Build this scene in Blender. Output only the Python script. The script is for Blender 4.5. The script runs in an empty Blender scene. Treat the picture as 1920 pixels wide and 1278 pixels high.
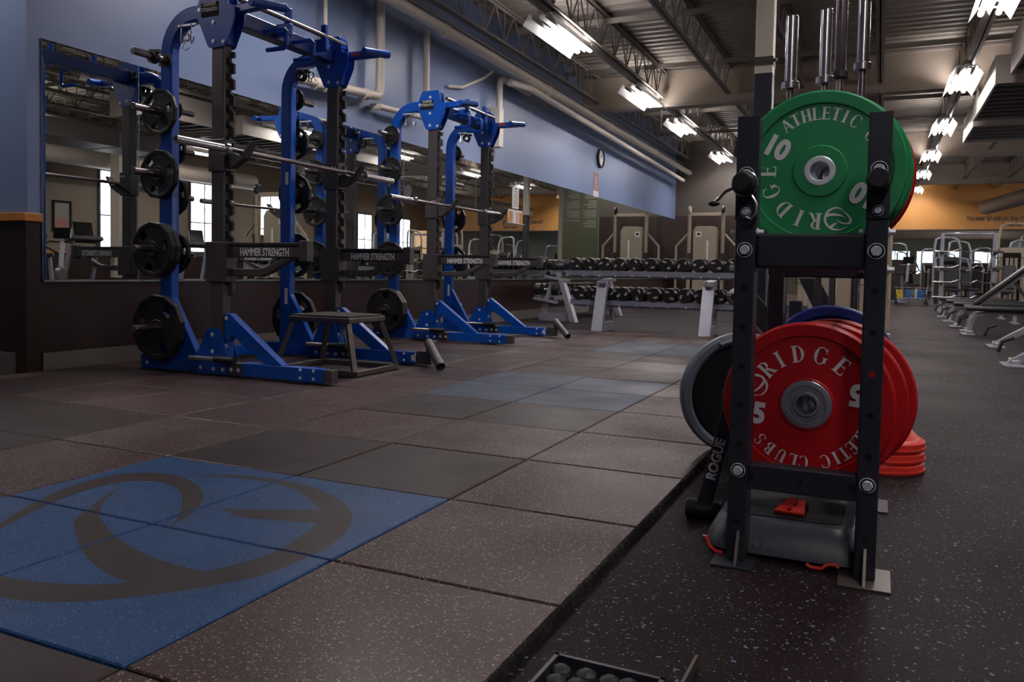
import bpy, bmesh, math, random
from mathutils import Vector, Matrix, Euler
from mathutils.geometry import tessellate_polygon
random.seed(7)
PI = math.pi
S = bpy.context.scene
C = bpy.data.collections.new('gym'); S.collection.children.link(C)

# ------------------------------------------------------------------ camera, world, exposure
T = 0.6096                                   # one floor tile
cam_d = bpy.data.cameras.new('camera'); cam = bpy.data.objects.new('camera', cam_d); C.objects.link(cam); S.camera = cam
cam_d.sensor_width = 36.0; cam_d.sensor_fit = 'HORIZONTAL'
cam_d.lens = 1520.5 / 1920 * 36.0
cam_d.shift_y = (570.5 - 639.0) / 1920.0
yaw, pit, rol = -0.4245, -0.0415, 0.0193
w_ = Vector((math.sin(yaw)*math.cos(pit), math.cos(yaw)*math.cos(pit), math.sin(pit)))
r_ = Vector((math.cos(yaw), -math.sin(yaw), 0)); u_ = r_.cross(w_)
R_ = r_*math.cos(rol) + u_*math.sin(rol); U_ = -r_*math.sin(rol) + u_*math.cos(rol)
mx = Matrix((R_, U_, -w_)).transposed().to_4x4(); mx.translation = Vector((1.990*T, -1.668*T, 1.187*T))
cam.matrix_world = mx
cam_d.clip_start = 0.05; cam_d.clip_end = 200

S.view_settings.view_transform = 'Standard'; S.view_settings.look = 'None'
S.view_settings.gamma = 1.0; S.view_settings.use_curve_mapping = False
S.view_settings.exposure = 0.0
W = bpy.data.worlds.new('world'); S.world = W; W.use_nodes = True
W.node_tree.nodes['Background'].inputs[0].default_value = (0.55, 0.6, 0.85, 1)
W.node_tree.nodes['Background'].inputs[1].default_value = 0.06
FZ = -0.025                                  # rubber floor level beside the tiles
LAMP = 84.0                                  # brightness of the fluorescent tubes

# ------------------------------------------------------------------ materials
MATS = {}
def mat(name, col, rough=0.5, metal=0.0, emit=None, es=0.0, spec=0.5, coat=0.0, noise=0.0, nscale=8.0, bump=0.0, bscale=200.0):
    m = bpy.data.materials.new(name); m.use_nodes = True
    nt = m.node_tree; b = nt.nodes['Principled BSDF']
    b.inputs['Base Color'].default_value = (*col, 1); b.inputs['Roughness'].default_value = rough
    b.inputs['Metallic'].default_value = metal; b.inputs['Specular IOR Level'].default_value = spec
    b.inputs['Coat Weight'].default_value = coat
    if emit: b.inputs['Emission Color'].default_value = (*emit, 1); b.inputs['Emission Strength'].default_value = es
    if noise or bump:
        tc = nt.nodes.new('ShaderNodeTexCoord')
    if noise:
        n = nt.nodes.new('ShaderNodeTexNoise'); n.inputs['Scale'].default_value = nscale; n.inputs['Detail'].default_value = 4
        nt.links.new(tc.outputs['Object'], n.inputs['Vector'])
        mp = nt.nodes.new('ShaderNodeMapRange'); mp.inputs[3].default_value = 1-noise; mp.inputs[4].default_value = 1+noise
        nt.links.new(n.outputs['Fac'], mp.inputs[0])
        mu = nt.nodes.new('ShaderNodeMix'); mu.data_type = 'RGBA'; mu.blend_type = 'MULTIPLY'; mu.inputs['Factor'].default_value = 1
        mu.inputs['A'].default_value = (*col, 1); nt.links.new(mp.outputs[0], mu.inputs['B']); nt.links.new(mu.outputs['Result'], b.inputs['Base Color'])
    if bump:
        n = nt.nodes.new('ShaderNodeTexNoise'); n.inputs['Scale'].default_value = bscale
        nt.links.new(tc.outputs['Object'], n.inputs['Vector'])
        bp = nt.nodes.new('ShaderNodeBump'); bp.inputs['Strength'].default_value = bump; bp.inputs['Distance'].default_value = 0.002
        nt.links.new(n.outputs['Fac'], bp.inputs['Height']); nt.links.new(bp.outputs[0], b.inputs['Normal'])
    MATS[name] = m; return m

def rubber(name, base, flecks, rough=0.5, spec=0.3):
    """crumb rubber: a dark base with layers of granules; flecks = (scale, amount, colour)"""
    m = bpy.data.materials.new(name); m.use_nodes = True; nt = m.node_tree; b = nt.nodes['Principled BSDF']
    tc = nt.nodes.new('ShaderNodeTexCoord'); prev = None
    n0 = nt.nodes.new('ShaderNodeTexNoise'); n0.inputs['Scale'].default_value = 1.7; n0.inputs['Detail'].default_value = 5
    nt.links.new(tc.outputs['Object'], n0.inputs['Vector'])
    mp = nt.nodes.new('ShaderNodeMapRange'); mp.inputs[1].default_value = .3; mp.inputs[2].default_value = .7
    mp.inputs[3].default_value = 0.86; mp.inputs[4].default_value = 1.14
    nt.links.new(n0.outputs['Fac'], mp.inputs[0])
    mu = nt.nodes.new('ShaderNodeMix'); mu.data_type = 'RGBA'; mu.blend_type = 'MULTIPLY'; mu.inputs['Factor'].default_value = 1
    mu.inputs['A'].default_value = (*base, 1); nt.links.new(mp.outputs[0], mu.inputs['B']); prev = mu.outputs['Result']
    for sc, amt, col in flecks:
        v = nt.nodes.new('ShaderNodeTexVoronoi'); v.inputs['Scale'].default_value = sc; v.inputs['Randomness'].default_value = 1
        wn = nt.nodes.new('ShaderNodeTexNoise'); wn.inputs['Scale'].default_value = sc*1.3
        nt.links.new(tc.outputs['Object'], wn.inputs['Vector'])
        va = nt.nodes.new('ShaderNodeVectorMath'); va.operation = 'MULTIPLY_ADD'; va.inputs[1].default_value = (1.4/sc,)*3
        nt.links.new(wn.outputs['Color'], va.inputs[0]); nt.links.new(tc.outputs['Object'], va.inputs[2]); nt.links.new(va.outputs[0], v.inputs['Vector'])
        sp = nt.nodes.new('ShaderNodeSeparateColor'); nt.links.new(v.outputs['Color'], sp.inputs[0])
        th = nt.nodes.new('ShaderNodeMath'); th.operation = 'LESS_THAN'; th.inputs[1].default_value = amt; nt.links.new(sp.outputs[0], th.inputs[0])
        dd = nt.nodes.new('ShaderNodeMath'); dd.operation = 'LESS_THAN'; dd.inputs[1].default_value = 0.42; nt.links.new(v.outputs['Distance'], dd.inputs[0])
        an = nt.nodes.new('ShaderNodeMath'); an.operation = 'MULTIPLY'; nt.links.new(th.outputs[0], an.inputs[0]); nt.links.new(dd.outputs[0], an.inputs[1])
        mi = nt.nodes.new('ShaderNodeMix'); mi.data_type = 'RGBA'; nt.links.new(an.outputs[0], mi.inputs['Factor'])
        nt.links.new(prev, mi.inputs['A']); mi.inputs['B'].default_value = (*col, 1); prev = mi.outputs['Result']
    nt.links.new(prev, b.inputs['Base Color']); b.inputs['Specular IOR Level'].default_value = spec
    n1 = nt.nodes.new('ShaderNodeTexNoise'); n1.inputs['Scale'].default_value = 1.1; n1.inputs['Detail'].default_value = 3; nt.links.new(tc.outputs['Object'], n1.inputs['Vector'])
    m1 = nt.nodes.new('ShaderNodeMapRange'); m1.inputs[1].default_value = .35; m1.inputs[2].default_value = .65; m1.inputs[3].default_value = rough-(.14 if spec > .1 else .05); m1.inputs[4].default_value = rough+(.14 if spec > .1 else .05)
    nt.links.new(n1.outputs['Fac'], m1.inputs[0]); nt.links.new(m1.outputs[0], b.inputs['Roughness'])
    bn = nt.nodes.new('ShaderNodeTexNoise'); bn.inputs['Scale'].default_value = 260; nt.links.new(tc.outputs['Object'], bn.inputs['Vector'])
    bp = nt.nodes.new('ShaderNodeBump'); bp.inputs['Strength'].default_value = 0.5; bp.inputs['Distance'].default_value = 0.0015
    nt.links.new(bn.outputs['Fac'], bp.inputs['Height']); nt.links.new(bp.outputs[0], b.inputs['Normal'])
    MATS[name] = m; return m

rubber('tile_speckled', (0.052, 0.027, 0.026), [(150, .36, (.125, .080, .077)), (190, .12, (.40, .32, .30))], .48, .26)
rubber('tile_plain', (0.036, 0.022, 0.022), [(260, .2, (.052, .034, .034))], .5, .26)
rubber('tile_blue', (0.014, 0.058, 0.17), [(240, .25, (.05, .12, .27)), (200, .05, (.12, .22, .38))], .48, .25)
rubber('tile_faded', (0.045, 0.062, 0.10), [(240, .2, (.085, .105, .15))], .5)
rubber('logo_paint', (0.034, 0.021, 0.021), [(260, .2, (.05, .034, .034))], .5, .26)
rubber('logo_faded', (0.045, 0.052, 0.072), [(260, .2, (.07, .07, .09))], .5)
rubber('floor_rubber', (0.017, 0.0100, 0.012), [(95, .030, (.12, .19, .30)), (190, .040, (.26, .25, .27)), (300, .05, (.13, .11, .11))], .6, .06)
mat('gap', (.008, .006, .007), .9)
mat('wall_blue', (0.185, 0.255, 0.43), .38, noise=.05, nscale=1.5, bump=.15, bscale=90)
mat('wall_brown', (0.024, 0.0085, 0.0065), .38, noise=.25, nscale=3)
mat('wall_wood', (0.024, 0.010, 0.006), .5, noise=.3, nscale=3)
mat('wall_taupe', (0.22, 0.175, 0.13), .6, noise=.06)
mat('wall_orange', (0.62, 0.29, 0.075), .55, noise=.06)
mat('wall_cream', (0.5, 0.44, 0.36), .6, noise=.05)
mat('wood_trim', (0.62, 0.25, 0.05), .35, noise=.2, nscale=12)
mat('base_grey', (0.13, 0.11, 0.10), .6)
mat('mirror_glass', (.80, .83, .80), .0, 1.0)
mat('mirror_edge', (.35, .42, .4), .2, .6)
mat('deck_paint', (0.30, 0.262, 0.225), .55, noise=.1)
mat('steel_paint', (0.30, 0.265, 0.235), .5)
mat('wall_far_paint', (.075, .062, .05), .6, noise=.05)
mat('hub_steel', (.40, .40, .46), .38, .7)
mat('girder_paint', (0.40, 0.335, 0.27), .4, noise=.06, nscale=1)
mat('dark_paint', (.06, .055, .05), .5)
mat('pipe_white', (.74, .67, .58), .42, noise=.06)
mat('duct_grey', (.30, .28, .26), .5, .1)
mat('duct_light', (.62, .54, .47), .5)
mat('tube_light', (1, 1, 1), .5, emit=(1.0, .93, .915), es=LAMP)
mat('reflector', (.75, .75, .75), .3, .6)
mat('lamp_housing', (.5, .48, .46), .4)
mat('blue_paint', (0.001, 0.072, 0.42), .33, coat=.15)
mat('navy_paint', (0.005, 0.02, 0.11), .3, coat=.3)
mat('charcoal', (0.072, 0.062, 0.064), .42, bump=.15)
mat('black_steel', (0.024, 0.025, 0.037), .38, bump=.2, bscale=500)
mat('black_rubber', (0.014, 0.013, 0.015), .5)
mat('plate_rubber', (0.013, 0.012, 0.013), .42)
mat('hole_dark', (.002, .002, .002), .9)
mat('chrome', (.70, .67, .67), .22, 1.0)
mat('bar_steel', (.32, .27, .27), .3, 1.0)
mat('zinc', (.85, .9, .97), .4, .35)
mat('white_ink', (.9, .88, .9), .5)
mat('text_pale', (.42, .42, .38), .5)
mat('grey_ink', (.20, .20, .21), .5)
mat('label_white', (.8, .78, .76), .5)
mat('label_red', (.55, .09, .05), .5)
mat('label_pink', (.72, .45, .45), .5)
mat('yellow_mark', (.85, .6, .03), .5)
mat('raw_steel', (.145, .125, .115), .38, .7, noise=.3, nscale=20)
mat('rubber_mat', (.05, .036, .036), .6, bump=.5, bscale=150)
mat('green_rubber', (0.016, 0.27, 0.092), .42)
mat('green_groove', (0.005, 0.15, 0.045), .5)
mat('red_rubber', (0.46, 0.003, 0.008), .42)
mat('red_dark', (0.40, 0.005, 0.006), .45)
mat('blue_rubber', (0.012, 0.03, 0.20), .42)
mat('red_plastic', (.80, .05, .03), .4)
mat('grey_plastic', (.075, .082, .105), .42)
mat('grip_black', (.012, .012, .014), .55, bump=.6, bscale=60)
mat('silver_paint', (.42, .43, .50), .32, .35)
mat('db_rubber', (0.012, 0.010, 0.011), .45)
mat('tan_metal', (.40, .33, .25), .4)
mat('bosu_grey', (.17, .20, .25), .45)
mat('pad_black', (.02, .019, .021), .38)
mat('screen', (.01, .01, .012), .15)
mat('clock_face', (.85, .83, .78), .4)
mat('poster', (.30, .18, .17), .6)
mat('board_olive', (.075, .078, .042), .3)
mat('picture', (.28, .26, .24), .3)
mat('bright_white', (.8, .8, .8), .5)
mat('cloth_blue', (.06, .2, .5), .8)
mat('tan_wood', (.55, .33, .14), .5)
def window_mat(name, strength, blue=0.0):
    m = bpy.data.materials.new(name); m.use_nodes = True; nt = m.node_tree; b = nt.nodes['Principled BSDF']
    tc = nt.nodes.new('ShaderNodeTexCoord'); n = nt.nodes.new('ShaderNodeTexNoise'); n.inputs['Scale'].default_value = 6; n.inputs['Detail'].default_value = 6
    nt.links.new(tc.outputs['Object'], n.inputs['Vector'])
    cr = nt.nodes.new('ShaderNodeValToRGB'); cr.color_ramp.elements[0].position = .42; cr.color_ramp.elements[0].color = (.42-.2*blue, .45, .62, 1)
    cr.color_ramp.elements[1].position = .55; cr.color_ramp.elements[1].color = (1-.3*blue, .97, 1, 1)
    nt.links.new(n.outputs['Fac'], cr.inputs[0]); nt.links.new(cr.outputs[0], b.inputs['Emission Color'])
    b.inputs['Emission Strength'].default_value = strength; b.inputs['Base Color'].default_value = (.1, .1, .1, 1); MATS[name] = m
window_mat('window_day', 6.0)
window_mat('window_far', 5.0, 1.0)

# ------------------------------------------------------------------ mesh helpers
class MB:
    def __init__(s): s.b = bmesh.new(); s.mi = 0
    def _set(s, faces):
        for f in faces: f.material_index = s.mi
    def box(s, x0, x1, y0, y1, z0, z1, rot=None, about=None):
        vs = [s.b.verts.new((x, y, z)) for x in (x0, x1) for y in (y0, y1) for z in (z0, z1)]
        idx = [(0,1,3,2), (4,6,7,5), (0,4,5,1), (2,3,7,6), (0,2,6,4), (1,5,7,3)]
        s._set([s.b.faces.new([vs[i] for i in q]) for q in idx])
        if rot is not None:
            c = Vector(about) if about is not None else Vector(((x0+x1)/2, (y0+y1)/2, (z0+z1)/2))
            M = Euler(rot).to_matrix()
            for v in vs: v.co = M @ (v.co-c) + c
        return vs
    def beam(s, p, q, wa, wb, up=(0, 0, 1)):
        """rectangular bar from p to q, wa wide sideways, wb along up"""
        p, q = Vector(p), Vector(q); d = (q-p).normalized(); up = Vector(up)
        a = d.cross(up)
        if a.length < 1e-4: a = d.cross(Vector((1, 0, 0)))
        a.normalize(); b = a.cross(d).normalized()
        vs = []
        for e in (p, q):
            for i, j in ((-1,-1), (1,-1), (1,1), (-1,1)): vs.append(s.b.verts.new(e + a*i*wa/2 + b*j*wb/2))
        s._set([s.b.faces.new([vs[i] for i in f]) for f in ((3,2,1,0), (4,5,6,7), (0,1,5,4), (1,2,6,5), (2,3,7,6), (3,0,4,7))])
    def cyl(s, p, q, r, r2=None, n=20, caps=True):
        s.tube([p, q], [r, r if r2 is None else r2], n, caps)
    def tube(s, pts, r, n=12, caps=True):
        pts = [Vector(p) for p in pts]; rs = r if isinstance(r, (list, tuple)) else [r]*len(pts)
        rings = []; ref = None
        for i, p in enumerate(pts):
            d = (pts[min(i+1, len(pts)-1)] - pts[max(i-1, 0)]).normalized()
            if ref is None:
                ref = d.cross(Vector((0, 0, 1)));
                if ref.length < 1e-3: ref = Vector((1, 0, 0))
            a = (ref - d*ref.dot(d)).normalized(); ref = a; b = d.cross(a)
            rings.append([s.b.verts.new(p + (a*math.cos(t)+b*math.sin(t))*rs[i]) for t in [2*PI*k/n for k in range(n)]])
        fs = []
        for i in range(len(rings)-1):
            for k in range(n):
                f = s.b.faces.new((rings[i][k], rings[i][(k+1) % n], rings[i+1][(k+1) % n], rings[i+1][k])); f.smooth = n > 6; fs.append(f)
        if caps: fs += [s.b.faces.new(rings[0][::-1]), s.b.faces.new(rings[-1])]
        s._set(fs)
    def prism(s, poly, ax, d0, d1, map=None):
        """poly: 2-D points; ax: 0/1/2 extrusion axis"""
        def P(a, b, c):
            return {0: (c, a, b), 1: (a, c, b), 2: (a, b, c)}[ax]
        A = [s.b.verts.new(P(x, y, d0)) for x, y in poly]; B = [s.b.verts.new(P(x, y, d1)) for x, y in poly]
        n = len(poly); fs = [s.b.faces.new(A[::-1]), s.b.faces.new(B)]
        for i in range(n): fs.append(s.b.faces.new((A[i], A[(i+1) % n], B[(i+1) % n], B[i])))
        s._set(fs); return A+B
    def lathe(s, prof, n=48, ax=1, c=(0, 0, 0), smooth=True, ph=0.0):
        """prof: (radius, along axis)"""
        c = Vector(c); rings = []
        for r, h in prof:
            ring = []
            for k in range(n):
                t = 2*PI*k/n + ph; a, b = r*math.cos(t), r*math.sin(t)
                ring.append(s.b.verts.new(c + Vector({0: (h, a, b), 1: (a, h, b), 2: (a, b, h)}[ax])))
            rings.append(ring)
        fs = []
        for i in range(len(rings)-1):
            for k in range(n):
                f = s.b.faces.new((rings[i][k], rings[i][(k+1) % n], rings[i+1][(k+1) % n], rings[i+1][k])); f.smooth = smooth; fs.append(f)
        s._set(fs)
    def ball(s, c, r, sc=(1, 1, 1), u=16, v=10):
        ret = bmesh.ops.create_uvsphere(s.b, u_segments=u, v_segments=v, radius=r, matrix=Matrix.Translation(c) @ Matrix.Diagonal((*sc, 1)))
        fs = set(f for x in ret['verts'] for f in x.link_faces)
        for f in fs: f.smooth = True
        s._set(fs)
    def face(s, pts):
        f = s.b.faces.new([s.b.verts.new(p) for p in pts]); s._set([f])
    def xf(s, M):
        s.b.transform(M)
    def o(s, name, mats, parent=None, loc=None, bevel=0.0, rz=None, recalc=True):
        if recalc: bmesh.ops.recalc_face_normals(s.b, faces=s.b.faces[:])
        for e in s.b.edges:
            if len(e.link_faces) == 2 and e.calc_face_angle(0) > .45: e.smooth = False
        me = bpy.data.meshes.new(name); s.b.to_mesh(me); s.b.free()
        if isinstance(mats, str): mats = [mats]
        for m in mats: me.materials.append(MATS[m])
        ob = bpy.data.objects.new(name, me); C.objects.link(ob)
        if parent: ob.parent = parent
        if loc is not None: ob.location = loc
        if rz is not None: ob.rotation_euler = (0, 0, rz)
        if bevel:
            bv = ob.modifiers.new('bevel', 'BEVEL'); bv.width = bevel; bv.segments = 2; bv.limit_method = 'ANGLE'; bv.angle_limit = math.radians(40)
        return ob
def tag(o, label=None, cat=None, group=None, kind=None):
    if label: o['label'] = label
    if cat: o['category'] = cat
    if group: o['group'] = group
    if kind: o['kind'] = kind
    return o
def thing(name, label, cat, loc=(0, 0, 0), rz=0, group=None):
    o = bpy.data.objects.new(name, None); C.objects.link(o); o.location = loc; o.rotation_euler = (0, 0, rz); o.empty_display_size = .1
    return tag(o, label, cat, group)
def struct(name, mb, m, parent=None, **k):
    o = mb.o(name, m, parent, **k)
    if not parent: o['kind'] = 'structure'
    return o
def copy_tree(o, parent=None):
    c = o.copy(); C.objects.link(c)
    if parent: c.parent = parent
    for ch in [x for x in C.objects if x.parent == o]: copy_tree(ch, c)
    return c
def dup(o, loc, rz=None, label=None, group=None):
    c = copy_tree(o); c.location = loc
    if rz is not None: c.rotation_euler = (0, 0, rz)
    if label: c['label'] = label
    if group: c['group'] = group
    return c
def arc(cx, cy, r, a0, a1, n):
    return [(cx+r*math.cos(a0+(a1-a0)*i/n), cy+r*math.sin(a0+(a1-a0)*i/n)) for i in range(n+1)]
def text_bm(body, size, bold=0.0, align='CENTER', spacing=1.0, sx=1.0, depth=0.0005):
    cu = bpy.data.curves.new('t', 'FONT'); cu.body = body; cu.size = size; cu.offset = bold; cu.align_x = align; cu.align_y = 'CENTER'
    cu.space_character = spacing; cu.extrude = depth; cu.resolution_u = 3
    ob = bpy.data.objects.new('t', cu); C.objects.link(ob)
    dg = bpy.context.evaluated_depsgraph_get(); me = bpy.data.meshes.new_from_object(ob.evaluated_get(dg))
    bpy.data.objects.remove(ob); bpy.data.curves.remove(cu)
    b = MB(); b.b.from_mesh(me); bpy.data.meshes.remove(me)
    if sx != 1: b.xf(Matrix.Diagonal((sx, 1, 1, 1)))
    return b
def frame_mat(o, ex, ey, ez=None):
    """matrix whose x axis is ex, y axis ey, at o"""
    ex, ey = Vector(ex).normalized(), Vector(ey).normalized(); ez = ex.cross(ey)
    M = Matrix((ex, ey, ez)).transposed().to_4x4(); M.translation = Vector(o); return M

# ------------------------------------------------------------------ floor
m = MB(); m.box(-9, 14, -6, 63, FZ-.1, FZ); struct('floor', m, 'floor_rubber')
NY = 14
dark = {(-1,2), (-2,2), (-1,4), (-2,4), (-1,7), (-2,7), (-3,-1), (-1,-1), (-2,-1), (-4,5), (-1,9), (-2,9), (-5,2), (-3,6)}
tiles = MB(); g = .0035
tiles.mi = 4; tiles.box(-3.83, T-.02, -4.2*T, NY*T-.01, FZ+.001, -.012)
for i in range(-7, 1):
    for j in range(-5, NY):
        x0, x1, y0, y1 = max(i*T, -3.83)+g, (i+1)*T-g, j*T+g, (j+1)*T-g
        if x1 < -3.84: continue
        k = 0
        if (i, j) in dark: k = 1
        if i in (-2, -1) and j in (0, 1): k = 2
        if i in (-2, -1) and j in (5, 6, 10, 11): k = 3
        if i <= -4 and k == 0 and random.random() < .4: k = 1
        tiles.mi = k
        dz = random.uniform(-.0012, .0012); c = .004
        if k == 2 or k == 3: dz = 0
        zt = [dz + (.0 if k in (2, 3) else 1) * random.uniform(-.0008, .0008) for _ in range(4)]
        bot = [(x0, y0), (x1, y0), (x1, y1), (x0, y1)]
        top = [(x0+c, y0+c), (x1-c, y0+c), (x1-c, y1-c), (x0+c, y1-c)]
        B = [tiles.b.verts.new((x, y, FZ+.002)) for x, y in bot]
        Mi = [tiles.b.verts.new((x, y, -c*.8+z)) for (x, y), z in zip(bot, zt)]
        Tt = [tiles.b.verts.new((x, y, z)) for (x, y), z in zip(top, zt)]
        fs = [tiles.b.faces.new(Tt)]
        for q in range(4):
            r = (q+1) % 4
            fs.append(tiles.b.faces.new((B[q], B[r], Mi[r], Mi[q]))); fs.append(tiles.b.faces.new((Mi[q], Mi[r], Tt[r], Tt[q])))
        tiles._set(fs)
tile_o = tiles.o('floor', ['tile_speckled', 'tile_plain', 'tile_blue', 'tile_faded', 'gap']); tile_o['kind'] = 'structure'

ed = random.Random(11); m = MB(); n_ = 2400; ya, yb = -4.2*T, NY*T-.01; P_ = []
for i in range(n_+1):
    y = ya+(yb-ya)*i/n_; P_.append((y, T-.006+ed.uniform(.006, .014), T-.009+ed.uniform(0, .008)))
for i in range(n_):
    (y0_, o0, t0), (y1_, o1, t1) = P_[i], P_[i+1]
    v = [m.b.verts.new(c) for c in ((o0, y0_, FZ+.001), (o1, y1_, FZ+.001), (o1-.003, y1_, -.006), (o0-.003, y0_, -.006), (t0, y0_, -.0005), (t1, y1_, -.0005))]
    m.b.faces.new((v[0], v[1], v[2], v[3])); m.b.faces.new((v[3], v[2], v[5], v[4]))
m.o('ragged_edge', 'gap', tile_o)

LOGO = [
 [(-1.539,1.699),(-1.371,1.832),(-1.175,1.873),(-.878,1.877),(-.595,1.786),(-.369,1.635),(-.24,1.49),(-.128,1.26),(-.094,1.048),(-.11,.80),(-.155,.68),(-.297,.468),(-.484,.285),(-.62,.205),(-.784,.158),(-1.05,.165),(-1.3,.25),(-1.5,.42),(-1.56,.56),(-1.25,.34),(-.974,.277),(-.697,.344),(-.50,.46),(-.344,.669),(-.271,.865),(-.256,1.007),(-.34,1.358),(-.636,1.273),(-.763,1.268),(-.909,1.317),(-.74,1.388),(-.468,1.532),(-.579,1.624),(-.794,1.755),(-.986,1.815),(-1.186,1.81),(-1.38,1.77)],
 [(-1.613,.699),(-1.801,1.027),(-1.893,1.288),(-1.898,1.49),(-1.80,1.65),(-1.596,1.696),(-1.38,1.62),(-1.181,1.494),(-1.007,1.294),(-.933,1.138),(-.902,1.006),(-.947,1.088),(-1.004,1.168),(-1.261,1.429),(-1.424,1.517),(-1.545,1.539),(-1.698,1.494),(-1.754,1.339),(-1.739,1.171),(-1.67,.961),(-1.596,.787),(-1.521,.638),(-1.42,.44)],
 [(-1.639,1.365),(-1.568,1.206),(-1.429,.991),(-1.371,.887),(-1.248,.791),(-.996,.628),(-.791,.528),(-.546,.453),(-.40,.50),(-.344,.669),(-.515,.671),(-.74,.707),(-.997,.799),(-1.261,.938),(-1.357,1.009),(-1.504,1.153)]]
def smooth_poly(p, it=2):
    for _ in range(it):
        q = []
        for i in range(len(p)):
            a, b, c_ = Vector(p[i-1]), Vector(p[i]), Vector(p[(i+1) % len(p)])
            sharp = (b-a).angle(c_-b) > 1.15 if (b-a).length > 1e-6 and (c_-b).length > 1e-6 else False
            if sharp: q.append(tuple(b))
            else: q += [tuple(b*.75+a*.25), tuple(b*.75+c_*.25)]
        p = q
    return p
def logo_flat(z, th, sc=1.0, dx=0, dy=0):
    b = bmesh.new()
    for n, p in enumerate(LOGO):
        p = smooth_poly(p)
        vs = [b.verts.new((x*sc+dx, y*sc+dy, z + th*n*.12)) for x, y in p]
        for tri in tessellate_polygon([[Vector((x, y, 0)) for x, y in p]]):
            a_, b_, c_ = [Vector(p[i]) for i in tri]
            if (b_-a_).cross(c_-a_) < 0: tri = tri[::-1]
            b.faces.new([vs[i] for i in tri])
    return b
for n, (oy, mt) in enumerate(((0, 'logo_paint'), (5*T, 'logo_faded'), (10*T, 'logo_faded'))):
    b = logo_flat(.0003, .0004, T, 0, oy)
    for axis, pos in ((0, -T), (1, oy+T)):
        for s_ in (-.006, .006):
            no = [0, 0, 0]; no[axis] = 1; co = [0, 0, 0]; co[axis] = pos+s_
            bmesh.ops.bisect_plane(b, geom=b.verts[:]+b.edges[:]+b.faces[:], plane_co=co, plane_no=no)
    kill = [f for f in b.faces if abs(f.calc_center_median()[0]+T) < .006 or abs(f.calc_center_median()[1]-oy-T) < .006]
    bmesh.ops.delete(b, geom=kill, context='FACES')
    mb = MB(); mb.b.free(); mb.b = b; mb.o('logo', mt, tile_o, recalc=False)

# ------------------------------------------------------------------ walls
XW, YF, ZC = -3.845, 20.7, 4.26
m = MB(); m.box(XW-.2, XW, 2.5, YF, 1.0, ZC+.3)
struct('wall_left', m, 'wall_blue')
m = MB(); m.box(XW-.2, XW, 2.5, YF, FZ, 1.0); struct('wall_left_lower', m, 'wall_brown')
m = MB(); m.box(-9, XW-.2, 2.5, 2.7, 1.0, ZC+.3); struct('wall_left_return', m, 'wall_blue')
m = MB(); m.box(-9, XW+.005, 2.485, 2.499, FZ, .985); struct('wall_left_return_lower', m, 'wall_brown')
m = MB(); m.box(-9, XW+.02, 2.465, 2.595, .985, 1.04); struct('trim_1', m, 'wood_trim', bevel=.004)
m = MB(); m.box(-9, XW-.1, 2.475, 2.485, FZ, .12); struct('baseboard_return', m, 'base_grey')
m = MB(); m.box(XW, XW+.012, 2.6, YF, FZ, .115); struct('baseboard_left', m, 'base_grey')
m = MB(); m.box(XW, -1.70, YF, YF+.2, FZ, 2.27); struct('wall_far', m, 'wall_wood')
m = MB(); m.box(XW, -.60, YF, YF+.2, 2.27, ZC+.2); struct('wall_far_upper', m, 'wall_far_paint')
m = MB(); m.box(-1.70, -.60, YF, YF+.2, FZ, 2.27); struct('wall_far_side', m, 'wall_taupe')
m = MB(); m.box(9.1, 9.3, -6, 62, FZ, ZC+.3)
struct('wall_right', m, 'wall_taupe')
m = MB(); m.box(9.06, 9.1, -6, 62, FZ, .95); struct('wall_right_lower', m, 'wall_brown')
m = MB(); m.box(9.03, 9.1, -6, 13.0, .95, 1.0); struct('trim_2', m, 'wood_trim')
m = MB(); m.box(-.6, 9.1, 30, 30.3, 2.40, 3.2); m.box(-.6, 9.1, 30, 30.2, 3.2, ZC+.2); struct('wall_back_header', m, 'wall_orange')
m = MB(); m.box(-.6, 9.1, 29.98, 30.3, 2.36, 2.40); struct('trim_3', m, 'dark_paint')
m = MB(); m.box(-9, 9.1, 62, 62.2, FZ, ZC+.2); struct('wall_back', m, 'wall_cream')
m = MB(); m.box(-.6, -.4, YF+.2, 62, FZ, ZC+.2); struct('wall_side', m, 'wall_cream')
# quote on the orange header
t_ = thing('wall_quote', 'dark lettering of a quote on the orange header at the far end of the room', 'lettering', (0, 30, 2.4))
b = text_bm('You never fail until you stop trying.', .25, .006, 'RIGHT', sx=.52); b.xf(frame_mat((5.65, -.006, .36), (1,0,0), (0,0,1))); b.o('quote_line', 'dark_paint', t_)
b = text_bm('-Albert Einstein', .19, .005, 'RIGHT', sx=.55); b.xf(frame_mat((5.6, -.006, .15), (1,0,0), (0,0,1))); b.o('quote_author', 'dark_paint', t_)

# text board at the end of the far wall, seen in the mirror
t_ = thing('text_board', 'tall olive glass board with lines of pale text at the end of the far wall', 'board', (-1.15, YF, 0))
m = MB(); m.box(-.53, .53, -.03, -.001, .3, 3.1); m.o('panel', 'board_olive', t_, bevel=.004)
m = MB(); rr = random.Random(3)
for col, x0 in ((0, -.47), (1, .03)):
    for k in range(24):
        if k % 6 == 5 or (col and k > 18): continue
        m.box(x0, x0 + rr.uniform(.22, .42), -.034, -.0305, 2.98-k*.045, 2.992-k*.045)
m.o('text_lines', 'text_pale', t_)

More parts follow.
